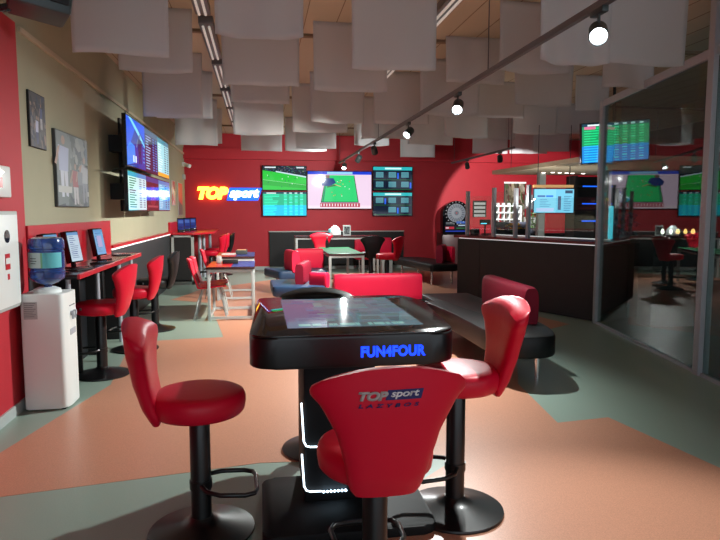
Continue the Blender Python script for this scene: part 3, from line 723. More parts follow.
# added strip and lamp on the bar's staff side, brightening the canopy from below
wk_ = MB(); wk_.prism(bq(.3, LB-.3, .55, .57), 1.086, 1.10); wk_ = wk_.build('added_light_strip', M['shelf_led'], smooth=False); tag(wk_, 'added pale light strip along the staff edge of the bar top, for the canopy', 'light')
LL = bpy.data.lights.new('added_uplight', 'AREA'); LL.shape = 'RECTANGLE'; LL.size = 2.2; LL.size_y = .03; LL.energy = 9; LL.color = (1, .95, .86)
lo = bpy.data.objects.new('added_uplight', LL); COL.objects.link(lo); v_ = A0+dv*(LB/2)+nv*.62
lo.matrix_world = Matrix(((dv.x, -nv.x*.5, nv.x*-.5, v_.x), (dv.y, -nv.y*.5, nv.y*-.5, v_.y), (0, .866, -.9, 1.13), (0, 0, 0, 1)))
lo.matrix_world = Matrix.Translation((v_.x, v_.y, 1.13)) @ (Vector((nv.x*.7, nv.y*.7, 1)).to_track_quat('-Z', 'X')).to_matrix().to_4x4()
# things on and behind the bar
x, y = bp(.95, .35)
tm = thing('till_display', 'small black display on a stalk on the bar beside a glass screen post', 'display', (4.22, 10.05, 1.0851), R(10))
MB().box(-.05, .05, -.04, .04, 0, .01, .002).build('foot', M['blackmatte'], tm); MB().cyl((0, 0, .01), (0, 0, .18), .014, 10).build('stalk', M['blackmatte'], tm); MB().box(-.10, .10, -.02, .02, .18, .27, .006).build('head', M['blackmatte'], tm)
MB().box(-.095, .02, -.024, -.0205, .195, .21).build('lit_line', M['cyan_lamp'], tm, smooth=False)
tm.location = (bp(.30, .35)[0], bp(.30, .35)[1], 1.0851)
ck = thing('card_reader', 'small dark box on the left end of the bar', 'card reader', (bp(-.02+.15, .28)[0], bp(.13, .28)[1], 1.089), R(20))
MB().box(-.07, .07, -.05, .05, 0, .10, .006, Matrix.Rotation(R(-12), 4, 'X')).build('housing', M['print_dark'], ck); MB().box(-.05, .05, -.056, -.05, .03, .08).build('front', M['blackmatte'], ck, smooth=False)
# papers on back wall behind bar
pp = thing('notice_board', 'dark framed board with pale strips on the red wall behind the bar', 'notice board', (5.82, YB-.03, 1.56))
MB().box(-.19, .19, 0, .028, -.22, .22, .004).build('frame', M['blackmatte'], pp, smooth=False)
k = MB()
for i in range(4): k.box(-.155, .155, -.004, 0, .105-i*.105, .17-i*.105)
k.build('strips', M['whitegrey'], pp, smooth=False)
tallp = crowd(21, (120, 104, 92), [(170, 160, 130), (90, 84, 60), (200, 190, 170), (110, 40, 40), (80, 100, 60)], 160, (.06, .16))
t = thing('wall_picture', 'tall patterned picture on the wall behind the bar', 'picture', (6.80, YB-.03, 1.58))
MB().box(-.30, .30, 0, .028, -.68, .68, .004).build('frame', M['print_dark'], t, smooth=False); colmesh('print', scale_polys(tallp, .57, 1.32), M['print'], t, T(0, -.001, 0))
MB().box(-.31, .31, -.02, 0, .66, .70).build('top_lamp', M['shelf_led'], t, smooth=False)
# white rack with flowers and plants on the back shelf
bs = MB().box(4.95, 7.6, 12.95, 13.45, 0, 1.0, .005); tag(bs.build('back_shelf', M['dark'], smooth=False), 'low dark cabinet behind the bar carrying a white rack and plants', 'cabinet')
rk = thing('white_rack', 'white slatted rack on the cabinet behind the bar', 'rack', (5.48, 13.3, 1.0005))
k = MB(); k.box(-.32, -.29, -.1, .1, 0, .72); k.box(.29, .32, -.1, .1, 0, .62); k.build('side', M['greyframe'], rk, smooth=False)
for z in (.30, .45, .60): MB().box(-.29, .29, -.09, .09, z, z+.025).build('shelf', M['whitegrey'], rk, smooth=False)
for i in range(4): MB().box(-.22+i*.13, -.205+i*.13, -.08, .08, .26, .68).build('slat', M['whitegrey'], rk, smooth=False)
bxp = thing('planter', 'grey planter box with yellow flowers on the cabinet behind the bar', 'planter', (5.48, 13.0, 1.0005))
MB().box(-.36, .36, .03, .14, .12, .26, .005).build('box', M['pot'], bxp, smooth=False); MB().box(-.36, .36, .03, .14, 0, .12, .005).build('plinth', M['dark'], bxp, smooth=False)
bpy.context.view_layer.update()
def foliage(name, lab, loc, rad, h, n, m, size=.06, seed=1, pot=True, cat='plant'):
    r = random.Random(seed); t = thing(name, lab, cat, loc)
    b = MB()
    for i in range(n):
        a = r.uniform(0, 2*PI); q = rad*math.sqrt(r.random()); z = r.uniform(.08, h); q *= .5+.6*math.sin(PI*min(1, z/h*.85+.1))
        c = Vector((q*math.cos(a), q*math.sin(a), z)); s = size*r.uniform(.6, 1.3)
        mt = Matrix.Translation(c) @ Euler((r.uniform(-.8, .8), r.uniform(-.8, .8), r.uniform(0, 6))).to_matrix().to_4x4()
        b.prism([(0, -s), (s*.35, -s*.2), (s*.25, s*.5), (0, s), (-s*.25, s*.5), (-s*.35, -s*.2)], 0, .002, 0, mt)
    b.build('leaves', m, t, smooth=False)
    st = MB()
    for k in range(5): st.cyl((0, 0, .03), (rad*.5*math.cos(k*1.3), rad*.5*math.sin(k*1.3), h*.8), .006, 6)
    st.build('stems', M['leaf'], t)
    if pot: MB().lathe([(0, 0), (.07, 0), (.09, .12), (.075, .12), (.07, .1), (0, .1)], n=18).build('pot', M['pot'], t)
    return t
foliage('potted_plant', 'green leafy plant beside the white rack behind the bar', (6.08, 13.2, 1.0005), .16, .5, 60, M['leaf'], .07, 4)
foliage('flower_bunch', 'yellow flowers in front of the white rack behind the bar', (5.48, 13.0, 1.0), .30, .22, 40, M['flower'], .05, 8, False, 'flowers').location.z = 1.0
# hand dryer like white box on wall
hw = thing('wall_dispenser', 'white box with a dark opening on the wall behind the bar', 'dispenser', (7.27, YB-.001, 1.18))
MB().box(-.2, .2, -.14, 0, -.16, .16, .02).build('housing', M['white'], hw); MB().box(-.08, .08, -.145, -.05, -.20, -.14, .005).build('opening', M['blackmatte'], hw)
pz = MB(); pz.box(7.10, 7.40, YB-.02, YB-.001, 1.56, 1.94, .004); tag(pz.build('wall_notice', M['whitegrey'], smooth=False), 'pale notice on the wall above the white dispenser', 'notice')
# screen hanging over the bar with odds pages
hs = thing('hanging_screen', 'pale blue page screen under an orange strip, above the bar', 'screen', (4.47, 9.0, 1.655), R(-6))
MB().box(-.32, .32, 0, .05, -.19, .19, .005).build('casing', M['gloss_black'], hs, smooth=False)
r = random.Random(5); P = [rect(0, 0, 1, 1, (128, 208, 232)), rect(.55, 0, 1, 1, (110, 196, 226)), rect(.78, .82, .97, .95, (30, 60, 90)), rect(.08, .66, .28, .74, (70, 110, 170)), rect(.3, .66, .48, .74, (40, 120, 220)), rect(.06, .05, .5, .2, (180, 200, 235)), rect(.6, .12, .68, .7, (60, 70, 100))]
for i in range(9): P.append(rect(.75, .08+i*.075, .75+r.uniform(.1, .2), .105+i*.075, (60, 110, 150)))
for i in range(5): P.append(rect(.14, .25+i*.075, .14+r.uniform(.15, .3), .275+i*.075, (90, 150, 190)))
colmesh('display', scale_polys(P, .62, .36), M['screen'], hs, T(0, -.001, 0))
MB().box(-.32, .30, -.01, .05, .205, .245).build('orange_strip', M['orange_sign'], hs, smooth=False)
for sx in (-.25, .25): MB().cyl((sx, .03, .24), (sx, .03, 1.15), .006, 6).build('cable', M['cable'], hs)
# canopy over the bar
cn = thing('bar_canopy', 'pale flat canopy with small downlights hanging above the bar', 'canopy', (0, 0, 0))
cpts = [(4.35, 11.3), (4.47, 7.9), (7.8, 7.9), (7.8, 11.3)]
MB().prism(cpts, 2.19, 2.26, .004).build('board', M['canopy'], cn, smooth=False)
for (x, y) in ((5.05, 10.6), (5.2, 10.55), (5.36, 10.6), (5.52, 10.65), (5.66, 10.7), (5.9, 10.75)):
    MB().lathe([(0, 2.182), (.03, 2.182), (.035, 2.19), (0, 2.19)], c=(x, y), n=12).build('downlight', M['white_bulb'], cn)
for (x, y) in ((4.6, 11.0), (6.2, 11.1), (6.5, 8.4), (7.6, 11.1)): MB().cyl((x, y, 2.26), (x, y, ZC), .005, 6).build('hanger', M['cable'], cn)
# tilted big screen
bt = thing('hanging_screen', 'large green and blue odds screen hanging tilted above the bar end', 'screen', (4.70, 7.75, 2.42), R(6))
bt.rotation_euler = (R(6), R(-4), R(-9))
MB().box(-.46, .46, 0, .06, -.27, .27, .005).build('casing', M['gloss_black'], bt, smooth=False)
P = odds(12, .43, (20, 150, 90), (26, 130, 215)); P.append(rect(.03, .86, .2, .93, (220, 110, 150)))
colmesh('display', scale_polys(P, .89, .51), M['screen'], bt, T(0, -.001, 0))
MB().cyl((0, .05, .2), (0, .05, 1.0), .02, 10).build('ceiling_mount', M['blackmatte'], bt)
# dark equipment stack with blue shelf lights behind the bar
bsf = thing('back_bar_shelves', 'dark shelves with small blue lights behind the bar', 'shelves', (6.3, 10.9, 0))
k = MB(); k.box(-.55, -.5, -.15, .2, 0, 2.15); k.box(.5, .55, -.15, .2, 0, 2.15); k.box(-.55, .55, .18, .2, 0, 2.15); k.build('cabinet', M['blackmatte'], bsf, smooth=False)
for z in (.4, .9, 1.3, 1.62, 1.94): MB().box(-.5, .5, -.15, .18, z, z+.03).build('shelf', M['blackmatte'], bsf, smooth=False)
for z in (1.30, 1.62, 1.94): MB().box(-.4, .2, -.155, -.15, z+.005, z+.025).build('light_strip', M['blue_sign'], bsf, smooth=False)
struct(MB().box(5.70, 5.86, 9.72, 9.88, 0, 2.19, .004).build('trim_11', M['greyframe'], smooth=False))
# lit tube, plant and lamps seen through the partition
ct_ = thing('cyan_tube_lamp', 'upright cyan lamp seen through the glass beside the post', 'lamp', (5.85, 8.95, 1.05))
ct_.location = (5.20, 8.62, 1.05)
MB().lathe([(0, 0), (.05, 0), (.05, .03), (0, .03)], n=16).build('foot', M['blackmatte'], ct_)
MB().lathe([(0, .03), (.035, .03), (.035, .52), (0, .53)], n=16).build('tube', M['cyan_lamp'], ct_)
foliage('potted_plant', 'spiky plant, cyan light in its leaf colour, beside the cyan lamp behind the glass', (5.46, 8.65, 1.05), .17, .42, 60, M['leaf_cyan_lit'], .09, 6)
shf = MB().box(4.95, 6.1, 7.2, 7.5, 0, 1.14, .005); tag(shf.build('side_cabinet', M['dark'], smooth=False), 'dark cabinet far behind the glass carrying small warm lamps', 'cabinet')
r = random.Random(4)
lamps = [(5.17, .03, 'white_bulb'), (5.29, .025, 'white_bulb'), (5.39, .035, 'warm_bulb'), (5.50, .03, 'warm_bulb'), (5.61, .035, 'warm_bulb')]
names = ['small white table lamp behind the glass, leftmost of five', 'small white table lamp behind the glass, second from the left', 'small warm table lamp behind the glass, middle of five', 'small warm table lamp behind the glass, second from the right', 'small warm table lamp behind the glass, rightmost of five']
for (x, rr, mm), lab in zip(lamps, names):
    t = thing('table_lamp', lab, 'lamp', (x, 7.35, 1.1405), 0, 'small lamps behind the glass')
    MB().lathe([(0, 0), (.03, 0), (.01, .02), (.01, .06), (0, .06)], n=12).build('foot', M['blackmatte'], t)
    MB().lathe([(0, .06), (rr*.5, .065), (rr*.8, .085), (rr*.5, .12), (0, .13)], n=16).build('bulb', M[mm], t)

# ============================================================= TABLES AND CHAIRS IN THE MIDDLE
def frame_table(name, lab, x0, x1, y0, y1, z, frame, leg=.04, top=None, loop=True, edge=None, parent_cat='table', grp=None):
    cx, cy = (x0+x1)/2, (y0+y1)/2; t = thing(name, lab, parent_cat, (cx, cy, 0), 0, grp); w, d = (x1-x0)/2, (y1-y0)/2
    MB().box(-w, w, -d, d, z-.03, z, .003).build('table_top', top or M['top_dark'], t)
    for sx in (-1, 1):
        for sy in (-1, 1):
            MB().box(sx*(w-.01)-(leg if sx > 0 else 0), sx*(w-.01)+(0 if sx > 0 else leg), sy*(d-.02)-(leg if sy > 0 else 0), sy*(d-.02)+(0 if sy > 0 else leg), 0, z-.03, .002).build('leg', frame, t)
    r = MB()
    for sy in (-1, 1):
        y = sy*(d-.04); r.box(-w+.03, w-.03, y-.018, y+.018, z-.075, z-.035)
    for sx in (-1, 1): r.box(sx*(w-.03)-.012, sx*(w-.03)+.012, -d+.05, d-.05, z-.07, z-.035)
    r.build('apron', frame, t, smooth=False)
    if loop:
        r = MB()
        for sy in (-1, 1):
            y = sy*(d-.04); r.box(-w+.05, w-.05, y-.016, y+.016, .02, .055)
        for sx in (-1, 1): r.box(sx*(w-.03)-.014, sx*(w-.03)+.014, -d+.05, d-.05, .02, .05)
        r.build('floor_rail', frame, t, smooth=False)
    return t
t1 = frame_table('frame_table', 'nearer of two low tables with red and blue top and grey frame at left', -.73, -.08, 8.58, 9.55, .74, M['greyframe'])
MB().box(-.32, .01, -.48, .48, .741, .7435).build('red_print', M['red_lam'], t1, smooth=False); MB().box(.01, .32, -.48, .48, .741, .7435).build('blue_print', M['blue_top'], t1, smooth=False)
t2 = frame_table('frame_table', 'farther of two low tables with red and blue top and grey frame at left', -.74, -.10, 10.55, 11.7, .74, M['greyframe'])
MB().box(-.32, .01, -.55, .55, .741, .7435).build('red_print', M['red_lam'], t2, smooth=False); MB().box(.01, .32, -.55, .55, .741, .7435).build('blue_print', M['blue_top'], t2, smooth=False)
def small_box(name, lab, cat, x, y, z, w, d, h, m, rz=0, lid=None):
    t = thing(name, lab, cat, (x, y, z), rz); MB().box(-w/2, w/2, -d/2, d/2, 0, h, min(.006, h*.3)).build('body', m, t)
    MB().box(-w*.4, w*.4, -d*.4, d*.4, h, h+.003).build('top_panel', lid or m, t, smooth=False); return t
small_box('pencil_tray', 'dark tray lying on the nearer red and blue table', 'tray', -.43, 9.15, .7437, .22, .13, .05, M['blackmatte'])
small_box('paper_cup', 'white cup on the nearer red and blue table', 'cup', -.60, 9.28, .7437, .07, .07, .10, M['whitegrey'])
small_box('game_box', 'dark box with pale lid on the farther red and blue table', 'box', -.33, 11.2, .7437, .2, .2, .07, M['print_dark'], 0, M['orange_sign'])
small_box('leaflet_stack', 'white leaflets on the farther red and blue table', 'papers', -.55, 11.1, .7437, .25, .2, .012, M['white'])
# shell chairs
def make_chair():
    t = thing('shell_chair', None, 'chair')
    def sf(u, v):
        w = .20-.02*abs(v-.5); x = (u-.5)*2*w
        # v 0 = front of seat, 1 = top of back ; front is +Y
        if v < .5: y = .22-v*2*.38; z = .44+.015*math.cos(v*6)+.05*(x/.2)**2*.4
        else: q = (v-.5)*2; y = -.16-.10*q-.05*math.sin(q*PI/2)+.06*(x/.2)**2*q; z = .45+.40*q-.04*q*(x/.2)**2
        return (x, y, z)
    b = MB().grid(sf, 9, 21); o = b.build('shell', M['red_vinyl'], t)
    so = o.modifiers.new('thick', 'SOLIDIFY'); so.thickness = .022; so.offset = 0
    for sx in (-1, 1):
        for sy in (-1, 1): MB().tube([(sx*.13, sy*.10, .43), (sx*.16, sy*.17, .25), (sx*.19, sy*.22, 0.0)], .010, 8).build('leg', M['greyframe'], t)
    return t
ch = make_chair(); ch.location = (-.70, 8.86, 0); ch.rotation_euler.z = face(1, .05); tag(ch, 'red shell chair at the nearer low table, closest to us', None, 'red shell chairs')
def dch(x, y, dx, dy, lab): c = copy_tree(ch); c.location = (x, y, 0); c.rotation_euler.z = face(dx, dy); tag(c, lab, 'chair', 'red shell chairs')
dch(-.70, 9.27, 1, .02, 'red shell chair at the nearer low table, the one further from us')
dch(-.72, 11.0, 1, 0, 'red shell chair at the farther low table')

# high table with green top, and the long high table behind
gt = frame_table('games_table', 'table with a green top and pale grey frame in the middle of the hall', 1.22, 1.90, 11.2, 13.3, .72, M['greyframe'], .05, M['top_dark'], False)
MB().box(-.32, .32, -1.02, 1.02, .7205, .7235).build('green_print', M['green_top'], gt, smooth=False)
lt = frame_table('high_table', 'long dark topped high table with white legs in front of the back wall', .78, 2.72, 14.05, 14.6, .93, M['whitegrey'], .05, M['top_dark'], False)
hl = thing('bicycle_helmet', 'white and blue helmet standing on the long high table', 'helmet', (1.72, 14.35, .93))
MB().grid(lambda u, v: (.14*math.cos(2*PI*u)*math.sin(PI/2*(1-v*.999)+.0) , .17*math.sin(2*PI*u)*math.sin(PI/2*(1-v*.999)), .02+.22*math.sin(PI/2*v)), 28, 12, True).build('shell', M['white'], hl)
MB().box(-.155, -.10, -.09, .02, .07, .16, .02).build('blue_panel', M['label_teal'], hl); MB().box(-.24, -.10, -.06, .08, .045, .065, .008).build('peak', M['print_dark'], hl)
ff = thing('photo_frame', 'small pale frame with a dark picture on the long high table', 'picture frame', (2.0, 14.35, .93), R(-6))
MB().box(-.09, .09, 0, .02, 0, .24, .004).build('frame', M['whitegrey'], ff, smooth=False); colmesh('print', scale_polys(crowd(31, (60, 66, 66), [(110, 116, 116), (40, 44, 46)], 20, (.1, .3)), .13, .18), M['print'], ff, T(0, -.0015, .12))
bo = thing('condiment_bottle', 'dark bottle with a pale cap on the far end of the green topped table', 'bottle', (1.40, 13.1, .7237))
MB().lathe([(0, 0), (.035, 0), (.035, .13), (.014, .17), (.014, .2), (0, .2)], n=16).build('glass_body', M['bottle_dark'], bo); MB().lathe([(0, .2), (.017, .2), (.017, .235), (0, .235)], n=12).build('cap', M['tag_grey'], bo)
wbn = thing('waste_bin', 'pale bin with a dark slot near the right end of the black wall board', 'bin', (2.98, 14.55, 0))
MB().box(-.13, .13, -.13, .13, 0, .42, .01).build('body', M['whitegrey'], wbn); MB().box(-.12, .12, -.1, .1, .42, .46, .008).build('lid', M['print_dark'], wbn)

# ============================================================= SOFAS
def cushion(pts, z0, z1, e=.03):
    P = [Vector(p) for p in pts]; Q = []
    for p in P:
        if not Q or (p-Q[-1]).length > .012: Q.append(p)
    if (Q[0]-Q[-1]).length < .012: Q.pop()
    area = sum(a.x*b.y-b.x*a.y for a, b in zip(Q, Q[1:]+Q[:1])); sg = 1 if area > 0 else -1; n = len(Q); N = []
    for i in range(n):
        a = (Q[i]-Q[i-1]).normalized(); b = (Q[(i+1) % n]-Q[i]).normalized(); t = (a+b).normalized(); N.append(Vector((-t.y, t.x))*sg)
    b = MB(); t = bmesh.new(); rings = []
    for off, z in ((e, z0), (e*.3, z0+e*.3), (0, z0+e), (0, z1-e), (e*.3, z1-e*.3), (e, z1)):
        rings.append([t.verts.new((Q[i].x+N[i].x*off, Q[i].y+N[i].y*off, z)) for i in range(n)])
    for A_, B_ in zip(rings, rings[1:]):
        for i in range(n): t.faces.new((A_[i], A_[(i+1) % n], B_[(i+1) % n], B_[i]))
    t.faces.new(rings[0][::-1]); t.faces.new(rings[-1])
    return b._merge(t)
def seat_poly(pts, z0=.30, z1=.44, m=None, r=.06): return cushion(round_poly(pts, r, 5), z0, z1)
def bench(name, lab, pts, backs, legs, seat_m, grp, r=.06, zs=(.29, .44)):
    t = thing(name, lab, 'sofa', (0, 0, 0), 0, grp)
    seat_poly(pts, zs[0], zs[1], None, r).build('seat', seat_m, t)
    for (x0, y0, x1, y1, th, ztop, mt, lean) in backs:
        d = Vector((x1-x0, y1-y0)); L_ = d.length; a = math.atan2(d.y, d.x)
        b = MB()
        # soft slab: profile in local YZ with rounded top, curved leaning back
        def fn(u, v, th=th, ztop=ztop, lean=lean, L_=L_):
            an = 2*PI*u; hh = (ztop-zs[1]+.04)/2; c, s_ = math.cos(an), math.sin(an)
            yy = math.copysign(abs(c)**.5, c)*th/2; zz = math.copysign(abs(s_)**.6, s_)*hh
            e = 1-.12*max(0, abs(v-.5)*2-.9)*10
            z = zs[1]-.04+hh+zz*(e*.5+.5); k = (z-zs[1])/(ztop-zs[1])
            return ((v)*L_, yy*e+lean*k*k, z)
        b.grid(fn, 28, 21, True); o = b.build('backrest', mt, t)
        o.matrix_local = T(x0, y0, 0, a)
    for (x, y) in legs: MB().cyl((x, y, 0), (x, y, zs[0]+.01), .022, 12).build('leg', M['chrome'], t)
    return t
GS = 'upholstered benches'
# middle bench: back bar faces us
bench('lounge_bench', 'bench with a bright red backrest and black seat just behind the touch table', [(.85, 7.15), (2.0, 7.15), (2.0, 7.75), (.85, 7.75)],
      [(.86, 7.28, 1.92, 7.28, .17, .755, M['sofa_red'], .0)], [(.95, 7.6), (1.9, 7.6), (.95, 7.28), (1.9, 7.25)], M['black_vinyl'], GS)
# right bench, curving towards us
cv = [(2.03, 7.72), (2.03, 7.12), (1.90, 7.08), (1.98, 6.2), (1.98, 5.2), (2.12, 4.88), (2.50, 4.88), (2.64, 5.3), (2.70, 6.3), (2.68, 7.72)]
bench('lounge_bench', 'bench with rounded black seat and dark red backrest right of the touch table', cv,
      [(2.50, 5.42, 2.54, 6.66, .16, .79, M['maroon'], .0)], [(2.42, 5.1), (2.2, 5.5), (2.12, 7.2), (2.65, 7.3)], M['black_vinyl'], GS, [.03, .01, .03, .2, .15, .16, .17, .2, .2, .1], (.24, .44))
# left benches
bench('lounge_bench', 'bench with blue black seat and bright red backrest before the black wall board', [(.05, 11.75), (.32, 11.0), (1.19, 11.05), (1.19, 11.75)],
      [(.50, 11.5, .62, 11.0, .16, .80, M['sofa_red'], 0), (.66, 11.65, 1.17, 11.65, .13, .80, M['sofa_red'], 0)], [(.35, 11.2), (.3, 11.6), (1.1, 11.15), (1.1, 11.6)], M['navy_vinyl'], GS)
bench('lounge_bench', 'bench with a blue black seat and purple red backrest left of the green topped table', [(.14, 9.7), (.16, 8.75), (.9, 8.6), (.95, 9.7)],
      [(.55, 8.95, .72, 9.65, .14, .74, M['maroon'], 0), (.72, 8.95, .95, 8.80, .13, .62, M['sofa_red'], 0)], [(.25, 8.9), (.25, 9.55), (.8, 8.75), (.85, 9.55)], M['navy_vinyl'], GS)
bench('lounge_bench', 'black bench with a small dark red backrest near the dart machine', [(3.0, 13.9), (3.35, 11.9), (3.95, 12.0), (4.05, 12.9), (3.6, 14.1)],
      [(3.62, 12.25, 3.86, 12.75, .16, .80, M['maroon'], 0), (3.88, 12.75, 4.0, 12.5, .1, .76, M['sofa_red'], 0)], [(3.42, 12.1), (3.9, 12.3), (3.15, 13.6), (3.6, 13.9)], M['black_vinyl'], GS, .08)
rb = bench('lounge_bench', 'red backed seat against the black wall board at the right of the high table', [(2.35, 15.2), (3.35, 15.2), (3.35, 15.9), (2.35, 15.9)],
      [(2.4, 15.75, 3.35, 15.75, .16, .82, M['sofa_red'], 0)], [(2.45, 15.3), (3.25, 15.3)], M['sofa_red'], GS)

# ============================================================= CEILING FITTINGS
def spot(x, y, z, d, on, lab, energy=0, cone=70, blend=.5, aim=None, col=(.95, 1, .98)):
    t = thing('track_spotlight', lab, 'spotlight', (x, y, z), 0, 'spotlights on the ceiling tracks')
    MB().box(-.02, .02, -.07, .07, -.035, 0, .004).build('adapter', M['lamp_body'], t)
    MB().cyl((0, 0, -.035), (0, 0, -.10), .009, 10).build('stem', M['lamp_body'], t)
    d = Vector(d).normalized(); q = d.to_track_quat('Z', 'Y').to_matrix().to_4x4(); q.translation = Vector((0, 0, -.14))-d*.05
    MB().lathe([(0, -.04), (.04, -.04), (.052, -.025), (.055, .10), (.050, .10), (.046, .085), (0, .085)], n=28).build('head', M['lamp_body'], t).matrix_local = q
    MB().lathe([(0, .086), (.044, .086), (.044, .092), (0, .094)], n=24).build('lens', M['lens_on'] if on else M['lens_off'], t).matrix_local = q
    if energy:
        L = bpy.data.lights.new('spot_beam', 'SPOT'); L.energy = energy*.6; L.spot_size = R(cone); L.spot_blend = blend; L.shadow_soft_size = .03; L.color = col
        lo = bpy.data.objects.new('spot_beam', L); COL.objects.link(lo); lo.parent = t
        a = Vector(aim)-Vector((x, y, z)) if aim else d
        lo.matrix_local = (a.to_track_quat('-Z', 'Y').to_matrix().to_4x4()); lo.location = Vector((0, 0, -.14))+a.normalized()*.07
        lo['kind'] = 'light'
    return t
tk = thing('lighting_track', 'long grey lighting track hanging across the right half of the ceiling', 'track', (0, 0, 0))
MB().box(1.93, 1.965, 0.5, 15.3, 2.66, 2.70).build('rail', M['track'], tk, smooth=False)
for y in (1, 5.2, 10.2, 15.2): MB().cyl((1.947, y, 2.7), (1.947, y, ZC), .005, 6).build('hanger', M['cable'], tk)
spot(1.947, 3.43, 2.66, (-.38, -.74, -.52), True, 'lit spotlight on the long track nearest to us', 290, 72, .8, (1.5, 2.0, 0))
spot(1.947, 6.02, 2.66, (-.35, -.7, -.65), True, 'lit spotlight on the long track, second from us', 900, 132, 1.0, (.1, 5.5, 0))
spot(1.947, 8.1, 2.66, (-.6, -.5, -.65), True, 'lit spotlight on the long track, third from us', 1500, 110, 1.0, (-1.0, 9.9, 0), (1, .95, .85))
spot(1.947, 10.55, 2.66, (.3, .7, -.6), True, 'spotlight on the long track turned away from us, third from its far end', 230, 110, 1.0, (2.6, 16, .9))  # beam added to brighten the back wall
spot(1.947, 12.3, 2.66, (-.3, .7, -.6), True, 'spotlight on the long track turned away from us, second from its far end', 330, 120, 1.0, (-.4, 16, .9))  # another added beam, for more light on the back wall
spot(1.947, 14.4, 2.66, (-.2, -.6, -.8), True, 'lit spotlight at the far end of the long track', 480, 120, .6, (.6, 12.5, 0))
tk2 = thing('lighting_track', 'short grey lighting track in front of the back wall at the right', 'track', (0, 0, 0))
MB().box(4.76, 4.80, 11.3, 15.2, 2.68, 2.72).build('rail', M['track'], tk2, smooth=False)
for y in (11.6, 15): MB().cyl((4.78, y, 2.72), (4.78, y, ZC), .005, 6).build('hanger', M['cable'], tk2)
spot(4.78, 14.0, 2.68, (.35, .7, -.6), False, 'dark bodied spotlight on the short track, nearer to the back wall', 0, 80, .4, (5.9, 15.9, .8), (1, .93, .92))
spot(4.78, 12.0, 2.68, (.35, .7, -.6), False, 'dark bodied spotlight on the short track, farther from the back wall', 760, 60, .15, (6.8, 15.9, 1.2), (1, .93, .92))
# fluorescent row on the ceiling
def batten(x0, y, ln, lab):
    t = thing('ceiling_batten', lab, 'light', (x0, y, 3.34), 0, 'twin tube lights on the ceiling')
    MB().box(-.07, .07, 0, ln, 0, .075, .004).build('housing', M['track'], t)
    for s_ in (-.03, .03): MB().cyl((s_, .06, -.016), (s_, ln-.06, -.016), .013, 10).build('tube', M['tube'], t)
labs = ['twin tube ceiling light at the left, nearest to us', 'twin tube ceiling light at the left, second from us', 'twin tube ceiling light at the left, third from us', 'twin tube ceiling light at the left, fourth from us', 'twin tube ceiling light at the left, fifth from us', 'twin tube ceiling light at the left, farthest from us']
for i, l in enumerate(labs): batten(-.50, 4.75+i*1.72, 1.45, l)
batten(1.72, 5.0, 1.45, 'twin tube ceiling light at the right above the long track, nearest to us')
batten(1.72, 7.3, 1.45, 'twin tube ceiling light at the right above the long track, farther from us')
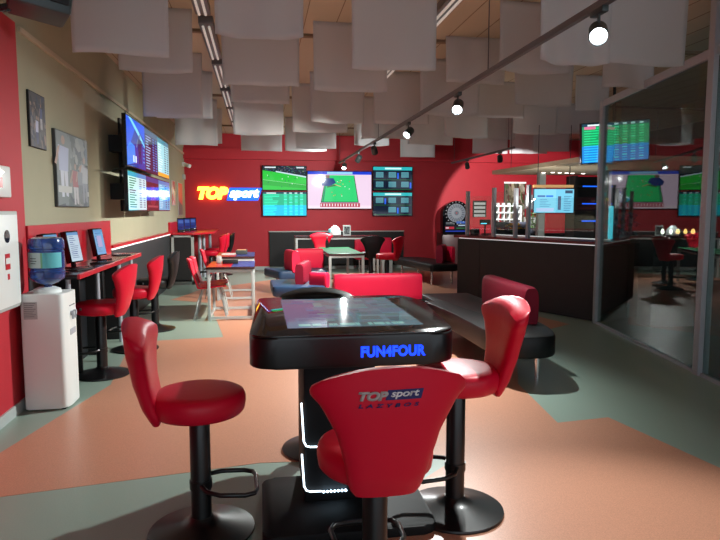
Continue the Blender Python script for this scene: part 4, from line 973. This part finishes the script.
# hanging cloths
def cloth(x0, z0, y, w, lab, seed):
    r = random.Random(seed); ph = r.uniform(0, 6); am = r.uniform(.012, .03); k = r.uniform(1.0, 2.2); sag = r.uniform(-.012, .03)
    h = ZC-z0
    def f(u, v):
        x = (u-.5)*w; zz = -h*v
        return (x*(1-.03*v*r_[0]), am*math.sin(ph+u*k*2*PI)*(.25+.75*v)+.03*v*math.cos(ph+u*2.5), zz-sag*v*(1-(2*u-1)**2))
    r_ = [r.uniform(.2, 1)]
    b = MB().grid(f, 21, 13); o = b.build('hanging_cloth', M['cloth'])
    o.location = (x0+w/2, y, ZC); o.rotation_euler.z = R(r.uniform(-2, 2))
    so = o.modifiers.new('thick', 'SOLIDIFY'); so.thickness = .003
    tag(o, lab, 'cloth', 'white cloths hanging from the ceiling')
cl = [
 (-1.41, 5.2, 2.71, .73, 'white hanging cloth nearest to us in the leftmost row, beside the projector'),
 (-1.30, 6.3, 2.83, .69, 'white hanging cloth second from us in the leftmost row'),
 (-1.38, 8.0, 2.64, .71, 'white hanging cloth third from us in the leftmost row'),
 (-1.39, 9.0, 2.78, .77, 'white hanging cloth fourth from us in the leftmost row'),
 (-1.42, 11.2, 2.63, .72, 'pinkish lit hanging cloth fifth from us in the leftmost row'),
 (-1.40, 12.2, 2.77, .72, 'hanging cloth at the far end of the leftmost row'),
 (-.32, 5.0, 2.85, .68, 'white hanging cloth nearest to us, just right of the left tube lights'),
 (-.36, 6.6, 2.78, .79, 'hanging cloth second from us, just right of the left tube lights'),
 (-.34, 8.0, 2.84, .74, 'hanging cloth third from us, just right of the left tube lights'),
 (-.38, 9.6, 2.65, .76, 'hanging cloth fourth from us, just right of the left tube lights'),
 (-.36, 13.0, 2.72, .84, 'hanging cloth at the back above the yellow lettered sign'),
 (.53, 13.0, 2.74, .86, 'hanging cloth at the back above the football screen, behind the brighter one'),
 (.67, 11.8, 2.67, .78, 'brighter white hanging cloth above the left screens of the back wall'),
 (.71, 8.8, 2.74, .78, 'square hanging cloth in the middle of the ceiling above the back wall screens'),
 (.50, 9.6, 2.70, .86, 'hanging cloth just behind the square one in the middle of the ceiling'),
 (.81, 5.5, 2.75, .77, 'large white hanging cloth at the top centre, nearest to us in the middle row'),
 (.56, 6.5, 2.74, .78, 'hanging cloth just behind the large one at the top centre'),
 (1.57, 8.6, 2.715, .80, 'hanging cloth left of the second lit spotlight'),
 (2.02, 7.8, 2.73, .80, 'hanging cloth right behind the second lit spotlight'),
 (1.71, 10.5, 2.715, .81, 'hanging cloth above the snooker screen'),
 (1.89, 12.5, 2.82, .72, 'farthest hanging cloth above the snooker screen'),
 (2.60, 10.9, 2.68, .86, 'hanging cloth above the race grid screens'),
 (3.13, 13.8, 2.71, .82, 'single pale hanging cloth against the red wall right of the race grid screens'),
 (2.05, 6.8, 2.92, .70, 'hanging cloth right of the large one at the top centre, under the bare boards'),
 (3.00, 10.0, 2.72, .77, 'hanging cloth right of the second lit spotlight, low above the bar end'),
 (4.30, 12.0, 2.93, .80, 'pinkish hanging cloth above the short track'),
 (4.90, 14.0, 2.84, .86, 'hanging cloth behind the short track against the back wall'),
 (5.85, 14.1, 2.86, .95, 'hanging cloth farthest back above the canopy'),
 (2.12, 4.6, 2.65, .60, 'large white hanging cloth behind the nearest lit spotlight, left half'),
 (3.27, 7.8, 2.88, .83, 'hanging cloth below the nearest lit spotlight, over the bar'),
 (4.45, 8.4, 2.93, .52, 'narrow hanging cloth beside the top of the glass partition post'),
 (4.35, 10.4, 2.85, .85, 'hanging cloth above the middle of the canopy'),
 (5.27, 10.6, 2.89, .91, 'hanging cloth above the right side of the canopy'),
 (5.89, 12.9, 2.80, .84, 'small looking hanging cloth just above the canopy edge'),
 (3.20, 9.0, 2.89, .76, 'hanging cloth between the lit spotlights and the bar, third in its row'),
 (2.80, 4.9, 2.73, .80, 'large white hanging cloth at the upper right, brightest of all'),
 (3.70, 6.4, 2.84, .60, 'hanging cloth just inside the glass partition rail'),
 (2.20, 5.6, 2.80, .72, 'hanging cloth behind the nearest two at the upper right'),
 (3.64, 4.2, 2.80, .72, 'white hanging cloth at the top right corner above the partition'),
]
for i, (x, y, z, w, l) in enumerate(cl):
    if x < 2.0 < x+w and abs(x-1.6) < .5 and y != 8.6: pass
    cloth(x, z, y, w, l, 40+i)

# ============================================================= LIGHTING
w = bpy.data.worlds.new('world'); scn.world = w; w.use_nodes = True
bg = w.node_tree.nodes['Background']; bg.inputs[0].default_value = (.80, .90, 1, 1); bg.inputs[1].default_value = .95
vs = scn.view_settings; vs.view_transform = 'Standard'; vs.look = 'None'; vs.exposure = .6; vs.gamma = 1; vs.use_curve_mapping = False
